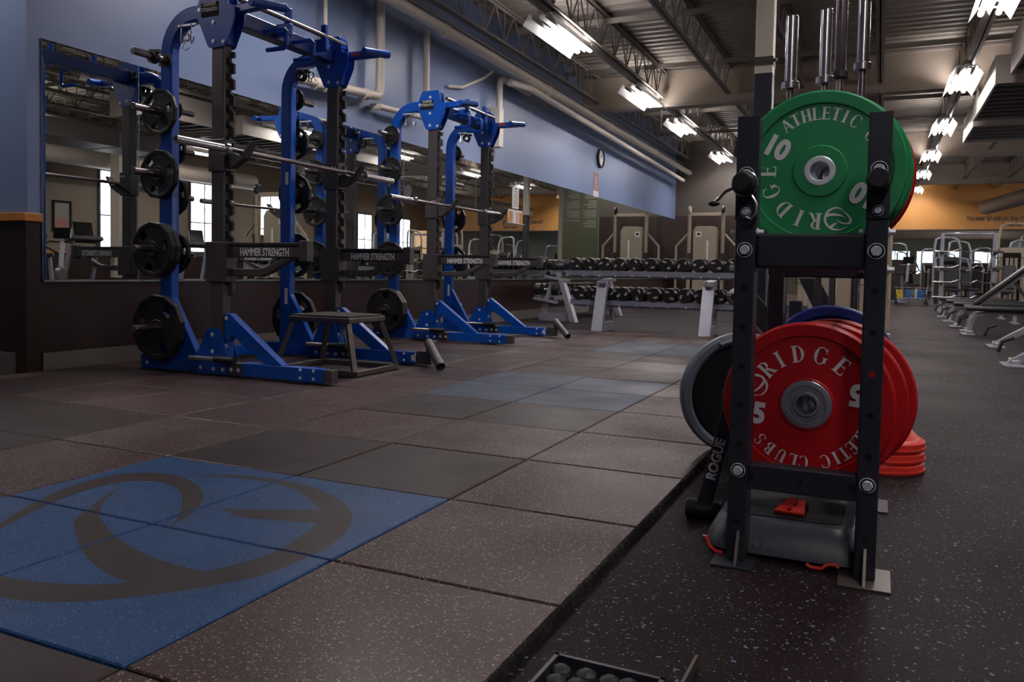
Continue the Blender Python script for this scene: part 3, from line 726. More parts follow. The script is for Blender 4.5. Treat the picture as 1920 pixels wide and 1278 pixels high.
def half_rack(loc, label, pitch, zbar, bar_len_local):
    t_ = thing('half_rack', label, 'squat rack', loc)
    frame(t_, 0.0, -1); frame(t_, pitch, 1)
    for Y0 in (0.0, pitch): collar_hook(t_, -2.96, Y0, 2.285)
    # crossmember and pull-up bar
    m = MB(); m.box(-2.80, -2.70, .086, pitch-.012, 2.31, 2.41); m.o('crossmember', 'navy_paint', t_, bevel=.005)
    m = MB(); m.cyl((-2.60, .075, 2.435), (-2.60, pitch, 2.435), .017); m.o('pull_up_bar', 'bar_steel', t_)
    for yy in (pitch*.46, pitch*.80):
        m = MB(); m.box(-2.70, -2.58, yy-.02, yy+.02, 2.33, 2.415); m.box(-2.63, -2.585, yy-.018, yy+.018, 2.415, 2.52); m.o('bar_bracket', 'blue_paint', t_, bevel=.005)
    for yy in (pitch*.36, pitch*.60):
        m = MB(); m.tube([(-2.70, yy, 2.34), (-2.54, yy, 2.34), (-2.52, yy, 2.32), (-2.52, yy, 2.23), (-2.54, yy, 2.21), (-2.69, yy, 2.21)], .015, 10); m.o('neutral_grip', 'blue_paint', t_)
    m = MB(); m.box(-3.40, -3.32, .078, pitch-.003, .02, .10); m.o('rear_tie_beam', 'blue_paint', t_, bevel=.005)
    # bar hooks
    for Y0 in (0.0, pitch):
        m = MB(); m.box(-2.782, -2.645, Y0-.010, Y0+.085, zbar-.13, zbar+.075)
        m.prism([(-2.645, zbar-.11), (-2.645, zbar-.02), (-2.60, zbar-.01), (-2.555, zbar-.030), (-2.52, zbar-.028), (-2.465, zbar+.05), (-2.435, zbar+.05), (-2.50, zbar-.05), (-2.60, zbar-.11)], 1, Y0+.01, Y0+.065)
        m.o('bar_hook', 'charcoal', t_, bevel=.004)
        for x in (-2.70, -2.67):
            m = MB(); bolt(m, x, Y0-.010, zbar+.04, .006, .005); m.o('bolt', 'zinc', t_)
    # landmine on the far front foot
    m = MB(); m.box(-1.90, -1.78, pitch-.03, pitch+.005-.01, .016, .115); m.box(-1.80, -1.74, pitch-.07, pitch-.01, .10, .20); m.o('landmine_bracket', 'charcoal', t_, bevel=.005)
    m = MB(); lm0, lm1 = Vector((-1.79, pitch-.05, .185)), Vector((-1.565, pitch-.26, .042))
    d = (lm1-lm0).normalized(); m.tube([lm0, lm1], .033, 24, False); m.tube([lm1+d*.002, lm0+d*.05], .027, 24, False)
    # close the ring at the mouth
    m.b.verts.ensure_lookup_table(); m.o('landmine_tube', 'charcoal', t_, recalc=False)
    m = MB(); m.cyl(lm0+d*.05, lm0+d*.055, .027); m.o('tube_inside', 'hole_dark', t_)
    m = MB(); q_ = lm0 + (lm1-lm0)*.78; m.face([q_+Vector((-.012, -.008, .0335)), q_+Vector((.018, -.02, .0335)), q_+Vector((.014, .012, .0335))]); m.o('warning_mark', 'yellow_mark', t_)
    return t_
RA = half_rack((0, 3.0, 0), 'near blue and black half rack holding a bar, standing behind the steel plyo box', 1.20, 1.46, 0)
RB = half_rack((-.20, 6.1, 0), 'far blue and black half rack holding a bar, past the plyo box', 1.18, 1.365, 0)

def olympic_bar(loc, length, label, zmid):
    t_ = thing('barbell', label, 'barbell', loc)
    h = length/2; s = .415
    m = MB(); m.cyl((0, -h+s, 0), (0, h-s, 0), .0145); m.o('shaft', 'bar_steel', t_)
    for sg in (-1, 1):
        m = MB(); m.lathe([(0, sg*h), (.023, sg*h), (.025, sg*(h-.003)), (.025, sg*(h-s+.03)), (.0385, sg*(h-s+.03)), (.0385, sg*(h-s)), (.0, sg*(h-s))], 28); sl = m.o('sleeve', 'chrome', t_)
        m = MB(); m.lathe([(0, sg*(h+.0015)), (.014, sg*(h+.0015)), (.014, sg*h)], 20); m.o('end_cap', 'black_rubber', sl)
    return t_
olympic_bar((-2.535, 3.0+.64, 1.452), 2.30, 'steel barbell without plates resting on the hooks of the near rack', 0)
olympic_bar((-2.535-.2, 6.1+.09, 1.357), 2.25, 'steel barbell without plates resting on the hooks of the far rack', 0)

# plates on the storage pegs
rk = {'A1': (-3.17, 3.0), 'A2': (-3.17, 4.2), 'B3': (-3.37, 6.1), 'B4': (-3.37, 7.28)}
hn = ['topmost peg', 'second highest peg', 'middle peg', 'second lowest peg', 'lowest peg']
def plates_on(key, side, spec, where):
    x, yb = rk[key]
    for zi, lst in spec.items():
        y = yb-.032 if side < 0 else yb+.107
        for k, (R, th) in enumerate(lst):
            yc = y - th/2 - .001 if side < 0 else y + th/2 + .001
            extra = '' if len(lst) == 1 else (', innermost' if k == 0 else (', outermost' if k == len(lst)-1 else ', between two others'))
            put_plate(R, th, x, yc, PEGZ[zi]-(.0262-.0245), 'black plate on the %s, %s%s' % (hn[zi], where, extra), 'plates stored on the racks')
            y += side*(th+.003)
plates_on('A1', -1, {1: [(.155, .03)], 2: [(.165, .035)], 3: [(.185, .04), (.185, .04)], 4: [(.225, .045)]}, 'near side of the nearest storage upright')
plates_on('A2', 1, {0: [(.09, .025)], 1: [(.135, .03)], 2: [(.165, .035)], 3: [(.185, .04)], 4: [(.225, .045)]}, 'far side of the second upright')
plates_on('B3', -1, {0: [(.10, .025)], 1: [(.135, .03)], 2: [(.165, .035)], 3: [(.185, .04)], 4: [(.225, .045), (.225, .045)]}, 'near side of the third upright')
plates_on('B4', 1, {0: [(.10, .025)], 2: [(.165, .035)], 3: [(.185, .04)]}, 'far side of the farthest upright')

def spring_collar(x, y, z, label, kind=0):
    t_ = thing('bar_collar', label, 'collar', (x, y, z))
    if kind == 0:
        m = MB(); pts = [(.026*math.cos(a), .004*a/ (2*PI)*1.5, .026*math.sin(a)) for a in [i*PI/8 for i in range(40)]]; m.tube(pts, .003, 6)
        m.tube([(.026, 0, 0), (.06, -.01, -.05), (.075, -.012, -.045)], .003, 6); m.tube([(-.026, .03, 0), (-.05, .02, -.06), (-.02, .02, -.08), (.02, .01, -.07)], .003, 6)
        m.o('spring', 'chrome', t_)
    else:
        m = MB(); m.lathe([(.026, -.02), (.045, -.02), (.045, .02), (.026, .02), (.026, -.02)], 20); m.o('ring', 'black_rubber', t_, bevel=.003)
        m = MB(); m.box(.03, .062, -.015, .015, .02, .04); m.o('lever', 'black_rubber', t_)
    return t_
spring_collar(-3.17, 2.90, 2.08, 'black clamp collar pushed onto the topmost peg of the nearest upright', 1)
spring_collar(-2.965, 2.975, 2.205, 'chrome spring collar hanging under the bend of the nearest upright')
spring_collar(-2.99, 4.172, 2.225, 'black clamp collar hanging under the bend of the second upright', 1)
spring_collar(-2.905, 4.172, 2.225, 'chrome spring collar beside the black clamp on the second upright')
spring_collar(-3.13, 7.25, 2.225, 'black clamp collar hanging under the bend of the farthest upright', 1)

# ------------------------------------------------------------------ steel plyo box
t_ = thing('plyo_box', 'raw steel plyo box stool with a dark rubber top on splayed legs', 'stool', (-2.245, 3.665, 0), .02)
m = MB(); ft = [(-.325, -.20), (.325, -.345), (.325, .19), (-.325, .35)]
ft = [(-.325, -.265), (.325, -.265), (.325, .265), (-.325, .265)]; tp = [(-.225, -.20), (.225, -.20), (.225, .20), (-.225, .20)]
for i in range(4): 
    a, b = ft[i], ft[(i+1) % 4]; m.beam((a[0], a[1], .022), (b[0], b[1], .022), .034, .034)
m.o('base_frame', 'raw_steel', t_, bevel=.003)
for i in range(4): m = MB(); m.beam((ft[i][0], ft[i][1], .03), (tp[i][0], tp[i][1], .35), .034, .034); m.o('leg', 'raw_steel', t_, bevel=.003)
m = MB(); m.box(-.25, .25, -.225, .225, .348, .385); m.o('top_frame', 'raw_steel', t_, bevel=.006)
m = MB(); m.box(-.235, .235, -.21, .21, .385, .398); m.o('top_mat', 'rubber_mat', t_, bevel=.004)

# ------------------------------------------------------------------ serif lettering for the plates
def glyph(ch):
    """polygons (cap height 1) and advance width of a roman capital"""
    Q = []; TK, TN, SF = .20, .07, .055
    def stem(x, w=TK, y0=0, y1=1, top=True, bot=True):
        Q.append([(x-w/2, y0), (x+w/2, y0), (x+w/2, y1), (x-w/2, y1)])
        for on, y, s_ in ((bot, y0, 1), (top, y1, -1)):
            if on: Q.append([(x-w/2-.09, y), (x+w/2+.09, y), (x+w/2+.07, y+s_*SF), (x-w/2-.07, y+s_*SF)])
    def diag(x0, y0, x1, y1, w): Q.append([(x0-w/2, y0), (x0+w/2, y0), (x1+w/2, y1), (x1-w/2, y1)])
    def foot(x, y=0, s_=1, h=.12): Q.append([(x-h, y), (x+h, y), (x+h-.02, y+s_*SF), (x-h+.02, y+s_*SF)])
    def bar(x0, x1, y, h=TN): Q.append([(x0, y-h/2), (x1, y-h/2), (x1, y+h/2), (x0, y+h/2)])
    def bow(cx, cy, rx, ry, a0, a1, tk, tn, n=16):
        for i in range(n):
            P = []
            for a in (a0+(a1-a0)*i/n, a0+(a1-a0)*(i+1)/n):
                c_, s_ = math.cos(a), math.sin(a); t = tn+(tk-tn)*abs(c_)**1.5
                P.append(((cx+rx*c_, cy+ry*s_), (cx+(rx-t)*c_, cy+(ry-tn)*s_)))
            Q.append([P[0][0], P[1][0], P[1][1], P[0][1]])
    def beak(x, y, s_, h=.20, w=.10): Q.append([(x-w/2, y), (x+w/2, y), (x+w*.25, y+s_*h), (x, y+s_*h)])
    w = .7
    if ch == 'A': diag(.07, 0, .37, 1, .07); diag(.68, 0, .38, 1, .18); bar(.16, .58, .33); foot(.07); foot(.68, h=.15); w = .78
    elif ch == 'T': stem(.34, top=False); bar(.0, .68, .97); beak(.035, .99, -1, .24, .07); beak(.645, .99, -1, .24, .07); w = .70
    elif ch == 'H': stem(.16); stem(.62); bar(.2, .6, .5); w = .80
    elif ch == 'L': stem(.16); bar(.2, .58, .03); beak(.56, .01, 1, .26, .08); w = .62
    elif ch == 'E': stem(.16); bar(.2, .58, .97); bar(.2, .50, .51); bar(.2, .62, .03); beak(.56, .99, -1, .22, .08); beak(.60, .01, 1, .26, .08); Q.append([(.48, .40), (.53, .40), (.53, .62), (.48, .62)]); w = .66
    elif ch == 'I': stem(.17); w = .36
    elif ch == 'C': bow(.40, .5, .38, .53, math.radians(42), math.radians(318), .19, .06, 22); Q.append([(.66, .66), (.71, .66), (.71, .98), (.66, .92)]); w = .74
    elif ch == 'G': bow(.40, .5, .38, .53, math.radians(42), math.radians(318), .19, .06, 22); Q.append([(.66, .66), (.71, .66), (.71, .98), (.66, .92)]); stem(.66, .16, .1, .42, True, False); w = .82
    elif ch == 'U':
        stem(.16, y0=.3, bot=False); stem(.60, .08, .3, 1, True, False); bow(.358, .34, .282, .36, PI, 2*PI, .15, .07, 14); w = .76
    elif ch == 'D': stem(.16); bow(.22, .5, .48, .5, -PI/2, PI/2, .18, .055, 18); bar(.1, .24, .972, .055); bar(.1, .24, .028, .055); w = .78
    elif ch == 'B': stem(.16); bow(.24, .75, .33, .25, -PI/2, PI/2, .16, .05, 12); bow(.24, .265, .38, .265, -PI/2, PI/2, .17, .05, 12); bar(.1, .26, .975, .05); bar(.1, .26, .515, .05); bar(.1, .26, .025, .05); w = .70
    elif ch == 'R': stem(.16); bow(.24, .74, .34, .26, -PI/2, PI/2, .17, .055, 12); bar(.1, .26, .972, .055); bar(.1, .28, .508, .055); diag(.62, 0, .34, .52, .19); foot(.66, h=.12); w = .76
    elif ch == 'S':
        bow(.30, .75, .25, .26, math.radians(35), math.radians(270), .13, .06, 14); bow(.30, .25, .27, .26, math.radians(-145), math.radians(90), .15, .06, 14)
        Q.append([(.48, .72), (.53, .72), (.53, .98), (.48, .92)]); Q.append([(.05, .02), (.10, .08), (.10, .28), (.05, .28)]); w = .60
    return Q, w
def letter_on_disc(m, ch, ang, r, h, y, seq):
    """letter centred at angle ang (deg, counter-clockwise seen from the front), up = outward; front faces -Y"""
    Q, w = glyph(ch); a = math.radians(ang); up = (math.cos(a), math.sin(a)); rt = (math.sin(a), -math.cos(a))
    for i, q in enumerate(Q):
        pts = []
        for u, v in q:
            u = (u-w/2)*h; v = (v-.5)*h + r
            pts.append((rt[0]*u+up[0]*v, y-.00002*i, rt[1]*u+up[1]*v))
        # keep the face turned to -Y
        f = m.b.faces.new([m.b.verts.new(p) for p in pts]); f.normal_update()
        if f.normal.y > 0: f.normal_flip()
def bumper(name, label, R, th, mt, mdark, hub_r, hub_mat, text=None, group=None, colour_hub=False):
    t_ = thing(name, label, 'weight plate', group=group); f = -th/2
    m = MB()
    prof = [(.026, f+.004), (hub_r, f+.004), (hub_r, f+.001), (R*.31, f+.001), (R*.325, f+.0055), (R*.83, f+.0055), (R*.84, f+.0008), (R*.975, f), (R, f+.006)]
    full = prof + [(r, -h) for r, h in prof[::-1]] + [prof[0]]
    m.lathe(full, 96); m.o('disc', mt, t_)
    m = MB(); m.lathe([(R*.832, f+.0052), (R*.842, f+.0005), (R*.850, f+.0002), (R*.842, f+.0052)], 96); m.o('rim_groove', mdark, t_)
    m = MB()
    if hub_r > .05:
        prof = [(.0255, f+.006), (.027, f-.005), (.032, f-.005), (.035, f+.0005), (.050, f+.001), (.052, f-.002), (hub_r-.003, f-.001), (hub_r, f+.002)]
    else: prof = [(.0255, f+.002), (.028, f-.001), (hub_r-.003, f-.001), (hub_r, f+.001)]
    m.lathe(prof + [(r, -h) for r, h in prof[::-1]] + [prof[0]], 64); m.o('steel_hub', hub_mat, t_)
    if text:
        y = f+.0050; rot, dig, dr, da, drot, mtx = text
        for word, angs, rr, hh in (('RIDGE', [139, 121.6, 100, 76, 51.6], .625, .205), ('ATHLETIC', [-2, -12, -22.5, -32, -41.5, -51, -60, -70.5], .715, .155), ('CLUBS', [-91, -101, -113, -126, -138], .715, .155)):
            m = MB()
            for i, (ch, a) in enumerate(zip(word, angs)): letter_on_disc(m, ch, a+rot, R*rr, R*hh, y, i)
            m.o('word_'+word.lower(), mtx, t_, recalc=False)
        m = MB(); a = math.radians(163.5+rot); cx, cz = R*.63*math.cos(a), R*.63*math.sin(a); up = Vector((math.cos(a), math.sin(a))); rt = Vector((math.sin(a), -math.cos(a)))
        k = R*.155/.9
        for n, poly in enumerate(LOGO):
            p = smooth_poly(poly)
            pts = [(cx + (rt.x*(u+1)+up.x*(v-1))*k, y-.0001*n, cz + (rt.y*(u+1)+up.y*(v-1))*k) for u, v in p]
            vs = [m.b.verts.new(q) for q in pts]
            for tri in tessellate_polygon([[Vector((u, v, 0)) for u, v in p]]):
                fc = m.b.faces.new([vs[i] for i in tri]); fc.normal_update()
                if fc.normal.y > 0: fc.normal_flip()
        m.o('emblem', mtx, t_, recalc=False)
        for s_ in (0, 180):
            aa = math.radians(da+s_); rot_ = math.radians(drot+s_)
            b = text_bm(dig, R*.35, R*.018, sx=.90, depth=.0002)
            b.xf(frame_mat((R*dr*math.cos(aa), y-.0002, R*dr*math.sin(aa)), (math.cos(rot_), 0, math.sin(rot_)), (-math.sin(rot_), 0, math.cos(rot_)))); b.o('weight_number', mtx, t_)
    return t_

# ------------------------------------------------------------------ plate and bar rack, right foreground
RX0, RX1, RY = .895, 1.204, 1.135
rack = thing('plate_storage_rack', 'black steel plate rack with bolted square posts in the right foreground', 'plate rack', ((RX0+RX1)/2, RY, FZ))
ox = (RX0+RX1)/2
def rb(x0, x1, y0, y1, z0, z1, name='post', mt='black_steel', bevel=.004, par=None):
    m = MB(); m.box(x0-ox, x1-ox, y0-RY, y1-RY, z0-FZ, z1-FZ); return m.o(name, mt, par or rack, bevel=bevel)
for k, (x, ztop) in enumerate(((RX0, 1.129), (RX1, 1.122))):
    for y in (RY, RY+.72, RY+1.45):
        front = y == RY
        ps = rb(x-.025, x+.025, y, y+.075, FZ+.006, ztop if front else (1.0 if y < 2 else .62))
        rb(x-.055 if k == 0 else x-.06, x+.05 if k == 0 else x+.06, y-.06, y+.10, FZ, FZ+.006, 'base_plate', 'raw_steel' if front and k else 'black_steel', .001)
        if front:
            for q in range(9):
                z = .083+.1014*q
                if q in (1, 7, 8): continue
                m = MB(); m.cyl((x-ox, -.0006, z-FZ), (x-ox, .004, z-FZ), .0085, n=16); m.o('hole', 'hole_dark' if not (k == 1 and q == 4) else 'red_dark', ps)
            for z, r in (((.217, .013), (.789, .0135), (.981, .0135), (.885, .009)) if k == 0 else ((.216, .013), (.788, .0135), (.984, .0135), (.885, .009))):
                m = MB(); yy = -.0065 if z > .86 else -.0002; bolt(m, x-ox, yy, z-FZ, r, .014); m.lathe([(0, yy-.0005), (r*1.45, yy-.0005), (r*1.45, yy-.003), (0, yy-.003)], 28, 1, (x-ox, 0, z-FZ)); m.o('bolt', 'zinc', rack)
            m = MB(); m.prism([(-.0265, .865-FZ), (.0290, .865-FZ), (.0290, ztop-FZ), (-.0265, ztop-FZ)] if k == 0 else [(-.026, .865-FZ), (.0265, .865-FZ), (.0265, ztop-FZ), (-.026, ztop-FZ)], 1, -.006, -.0005)
            m.xf(Matrix.Translation((x-ox, 0, 0))); m.o('face_plate', 'black_steel', rack, bevel=.002)
            # side bolts
            for z in (.835, .743):
                for sg in (-1, 1):
                    m = MB(); xx = x-ox+sg*.0255; m.lathe([(0, 0), (.012, 0), (.012, sg*.003), (.009, sg*.003)], 20, 0, (xx, .035, z-FZ)); m.lathe([(.009, sg*.003), (.0085, sg*.016), (0, sg*.016)], 6, 0, (xx, .035, z-FZ), False); m.o('bolt', 'zinc', rack)
            m = MB(); m.prism([(-.052, .006), (-.0005, .006), (-.0005, .085), (-.008, .085)], 0, x-ox-.004+(.0 if k else .006), x-ox+.004+(.0 if k else .006)); m.o('base_gusset', 'raw_steel', rack, bevel=.001)
            z = .955
            m = MB(); m.lathe([(0, -.095), (.021, -.095), (.0235, -.090), (.0245, -.06), (.0245, -.052), (.0275, -.050), (.0275, -.006), (0, -.006)], 32, 1, (x-ox, 0, z-FZ)); m.o('rubber_peg', 'black_rubber', rack)
# cross members
rb(RX0+.026, RX1-.026, RY+.01, RY+.085, .742, .832, 'upper_crossbar', bevel=.008)
m = MB(); m.box(RX0+.026-ox, RX1-.026-ox, .003, .055, .170-FZ, .235-FZ); cb = m.o('lower_crossbar', 'black_steel', rack, bevel=.003)
for x, r in ((.925, .011), (1.05, .006), (1.172, .012)):
    m = MB(); m.cyl((x-ox, .0022, .203-FZ), (x-ox, .01, .203-FZ), r, n=20); m.o('hole', 'hole_dark', cb)
for y in (RY+.73, RY+1.46):
    rb(RX0+.026, RX1-.026, y, y+.05, .12, .165, 'rear_crossbar'); 
rb(RX0+.026, RX1-.026, RY+.75, RY+.80, .72, .78, 'rear_crossbar')
for z, yb in ((.188, RY+1.45), (.849, RY+.72)):
    for sg in (-1, 1):
        x = 1.05+sg*.13
        m = MB(); m.beam((x-ox+sg*.014, .076 if z < .5 else .087, z-.012-FZ), (x-ox+sg*.014, yb-RY-.001, z-.012-FZ), .012, .04); m.o('plate_rail', 'black_steel', rack, bevel=.002)
# holder block for the standing bars
m = MB(); m.box(-.28, .17, 1.50, 1.76, .012, .10); m.o('bar_holder_base', 'black_steel', rack, bevel=.004)
RP = 'bumper plates on the plate rack'
gr = bumper('bumper_plate', 'green bumper plate with white lettering and the number 10, foremost on the upper tier', .225, .040, 'green_rubber', 'green_groove', .042, 'zinc', (127, '10', .61, 150, -27, 'white_ink'), RP)
gr.location = (1.050, 1.44, 1.020)
g2 = bumper('bumper_plate', 'second green bumper plate, directly behind the lettered green one', .225, .040, 'green_rubber', 'green_groove', .042, 'zinc', None, RP); g2.location = (1.062, 1.485, 1.022)
dup(g2, (1.066, 1.53, 1.022), label='third green bumper plate of the upper tier, deepest of the green ones')
rd = bumper('bumper_plate', 'red bumper plate with white lettering and the number 25, foremost on the lower tier', .225, .060, 'red_rubber', 'red_dark', .067, 'hub_steel', (0, '25', .655, 194, -6, 'white_ink'), RP)
rd.location = (1.042, 1.365, .372)
r2 = bumper('bumper_plate', 'second red bumper plate, just behind the lettered red one', .225, .060, 'red_rubber', 'red_dark', .067, 'hub_steel', None, RP); r2.location = (1.075, 1.43, .372)
dup(r2, (1.098, 1.53, .375), label='third red bumper plate of the lower tier, peeking out at the right of the others')
dup(r2, (1.075, 1.62, 1.020), label='red bumper plate behind the green ones on the upper tier, seen through the green hub')
bl = bumper('bumper_plate', 'dark blue bumper plate whose rim shows above the red ones', .225, .055, 'blue_rubber', 'blue_rubber', .067, 'bar_steel', None, RP); bl.location = (1.06, 2.15, .395)

# chrome clamp on the left peg
t_ = thing('clamp_collar', 'chrome spring collar with lever clipped round the left rubber peg of the plate rack', 'collar', (RX0, RY-.03, .955))
m = MB(); pts = [(.030*math.cos(a), -.006+.012*i/36, .030*math.sin(a)) for i, a in enumerate([2.6+i*2*PI/36 for i in range(37)])]; m.tube(pts, .0032, 8); m.o('ring', 'chrome', t_)
m = MB(); m.tube([(-.028, -.006, -.012), (-.045, -.006, -.018), (-.07, -.01, -.045)], .0040, 8); m.o('lever', 'chrome', t_)
m = MB(); m.ball((-.074, -.011, -.05), .010, (1.5, .7, .7)); m.o('lever_tip', 'black_rubber', t_)
m = MB(); m.tube([(.018, .004, -.03), (.03, .002, -.05), (.03, 0, -.075), (.018, -.002, -.09), (.004, -.002, -.085)], .0042, 8); m.o('second_lever', 'chrome', t_)

# bars standing in the rack
def standing_bar(x, y, ztop, zcol, label, r=.025, dark=False):
    t_ = thing('barbell', label, 'barbell', (x, y, FZ+.10), 0, 'bars standing upright behind the plates'); b0 = FZ+.10
    m = MB(); m.lathe([(0, zcol-b0), (r*.92, zcol-b0), (r, zcol-b0+.004), (r, ztop-b0-.003), (r*.93, ztop-b0), (0, ztop-b0)], 28, 2); s_ = m.o('sleeve', 'bar_steel' if dark else 'chrome', t_)
    m = MB(); m.lathe([(0, zcol-b0-.03), (r*1.5, zcol-b0-.03), (r*1.5, zcol-b0), (0, zcol-b0)], 28, 2); m.o('collar', 'black_rubber' if dark else 'chrome', t_, bevel=.002)
    m = MB(); m.cyl((0, 0, .31), (0, 0, zcol-b0-.031), .0145); m.o('shaft', 'bar_steel', t_)
    m = MB(); m.cyl((0, 0, .001), (0, 0, .31), r, n=24); m.o('lower_sleeve', 'chrome', t_)
standing_bar(.838, 2.66, 1.83, 1.55, 'short chrome bar standing upright, leftmost behind the green plate')
standing_bar(.972, 2.72, 1.86, 1.575, 'short chrome bar standing upright, second from the left above the green plate')
standing_bar(1.025, 2.83, 2.10, 1.62, 'darker steel bar standing upright, between the second chrome bar and the tallest', .024, True)
standing_bar(1.117, 2.76, 2.06, 1.63, 'tall chrome barbell standing upright, rightmost above the green plate')

# dark bench behind the rack
t_ = thing('leg_bench', 'black padded bench with a slanting frame half hidden behind the plate rack', 'bench', (.80, 4.4, FZ), .3)
m = MB(); m.prism(rounded([(-.50, .62), (-.38, .70), (-.12, .40), (.05, .10), (-.08, .10), (-.26, .38)], .05), 1, -.12, .12); m.o('pad', 'pad_black', t_, bevel=.02)
m = MB(); m.prism([(-.05, .74), (.06, .74), (.44, .06), (.30, .06)], 1, -.03, .03); m.o('slanting_frame', 'black_steel', t_, bevel=.004)
m = MB(); m.box(-.40, .42, -.03, .03, .0, .06); m.box(-.40, -.34, -.20, .20, 0, .06); m.box(.38, .44, -.12, .12, 0, .06); m.o('base', 'black_steel', t_, bevel=.004)

# ------------------------------------------------------------------ step riser
t_ = thing('step_platform', 'low grey plastic step platform with red foot strips lying under the plate rack', 'step platform', (1.005, 1.20, FZ))
def ringpts(hx, y0, y1, z, r, n=6):
    P = []
    for cx, cy, a0 in ((hx-r, y0+r, -PI/2), (hx-r, y1-r, 0), (-hx+r, y1-r, PI/2), (-hx+r, y0+r, PI)):
        for i in range(n+1): a = a0+PI/2*i/n; P.append((cx+r*math.cos(a), cy+r*math.sin(a), z))
    return P
m = MB(); lv = [(.205, -.02, .92, .014, .07), (.200, -.012, .912, .045, .07), (.180, .018, .88, .082, .06), (.170, .032, .865, .094, .055), (.150, .05, .85, .095, .05)]
R0 = [[m.b.verts.new(p) for p in ringpts(*l)] for l in lv]
n = len(R0[0])
for i in range(len(lv)-1):
    for k in range(n): f = m.b.faces.new((R0[i][k], R0[i][(k+1) % n], R0[i+1][(k+1) % n], R0[i+1][k])); f.smooth = True
m.b.faces.new(R0[-1]); m.o('body', 'grey_plastic', t_)
m = MB(); m.prism(rounded([(-.145, .055), (.145, .055), (.145, .845), (-.145, .845)], .045), 2, .0952, .098); m.o('grip_top', 'grip_black', t_)
for sx in (-1, 1):
    m = MB(); c_ = .135*sx if sx < 0 else .085
    if sx < 0: pts = [(-.205, .0, .034), (-.195, -.010, .036), (-.185, -.022, .018), (-.168, -.028, .008), (-.148, -.030, .006)]
    else: pts = [(.062, -.030, .012), (.072, -.031, .006), (.100, -.031, .006), (.112, -.030, .018), (.13, -.029, .021), (.14, -.028, .014)]
    m.tube(pts, .005, 8); m.o('foot_strip', 'red_plastic', t_)
b = text_bm('THE STEP', .018, .0006, sx=1.1); b.xf(frame_mat((-.05, -.0165, .040), (1, 0, 0), (0, .28, .96))); b.o('raised_lettering', 'grey_ink', t_)
t_ = thing('red_strap', 'small folded red strap lying on the step platform', 'strap', (1.015, 1.33, FZ+.0985))
m = MB(); m.prism([(-.045, -.04), (.035, -.045), (.03, .10), (-.02, .10)], 2, 0, .010); m.o('fold', 'red_plastic', t_, bevel=.003)
m = MB(); m.beam((-.005, -.035, .013), (.0, .09, .013), .008, .006); m.o('crease', 'red_dark', t_)

# red cones
for k in range(3):
    t_ = thing('disc_cone', 'red flexible disc cone, %s of the stack behind the plate rack' % ('bottom', 'middle', 'top')[k], 'cone', (1.238, 2.50, FZ+.001+k*.042), 0, 'stack of red disc cones')
    m = MB(); m.lathe([(.150, .0), (.158, .0), (.160, .032), (.150, .040), (.138, .043), (.110, .075), (.103, .073), (.132, .038), (.150, .030), (.150, .0)], 56, 2); m.o('shell', 'red_plastic', t_)
    m = MB(); m.lathe([(.1595, .006), (.1635, .007), (.1635, .013), (.1600, .014)], 56, 2); m.o('lip', 'red_plastic', t_)

# half-ball balance trainer leaning behind the rack
t_ = thing('balance_trainer', 'grey half-ball balance trainer standing on edge with its black base facing out', 'balance trainer', (.722, 2.40, FZ+.257))
m = MB(); m.lathe([(.250, .0), (.257, .012), (.257, .035), (.240, .06), (.20, .11), (.13, .155), (.06, .175), (0, .18)], 64, 1); m.o('dome', 'bosu_grey', t_)
m = MB(); m.lathe([(0, -.004), (.205, -.004), (.215, .004), (.25, .0)], 64, 1); m.o('base', 'hole_dark', t_)
m = MB(); m.lathe([(.213, -.002), (.226, -.012), (.246, -.012), (.256, .0), (.250, .004), (.215, .004)], 64, 1); m.o('rim', 'bosu_grey', t_)
for a in (PI*.60, -PI*.45):
    m = MB(); m.tube([(.235*math.cos(a+d), -.016, .235*math.sin(a+d)) for d in (-.16, -.08, 0, .08, .16)], .008, 8); m.o('grip_handle', 'silver_paint', t_)
t_.rotation_euler = (.06, 0, .42)

# black strut with a tube foot
t_ = thing('strut_stand', 'black steel strut with white lettering leaning against the plate rack on a tube foot', 'strut', (.745, 1.47, FZ))
m = MB(); ax0, ax1 = Vector((.0, 0, .02)), Vector((.075, .02, .36)); d = (ax1-ax0).normalized(); m.beam(ax0, ax1, .046, .046, (0, -1, 0)); m.o('strut', 'black_steel', t_, bevel=.004)
m = MB(); m.cyl((-.05, 0, .030), (.055, 0, .030), .0295, n=24); m.o('tube_foot', 'black_rubber', t_, bevel=.003)
b = text_bm('ROGUE', .040, .0016, sx=.95, depth=.0004); up = d; e = Vector((1, 0, 0)); e = (e-up*e.dot(up)).normalized(); mid = ax0+d*.175
nrm = up.cross(-e).normalized()
b.xf(frame_mat(mid+Vector((0, -.0246, 0)), up, -e)); b.o('lettering', 'white_ink', t_)
m = MB(); m.box(.05, .11, -.03, .05, .345, .40); m.o('top_bracket', 'black_steel', t_, bevel=.004)

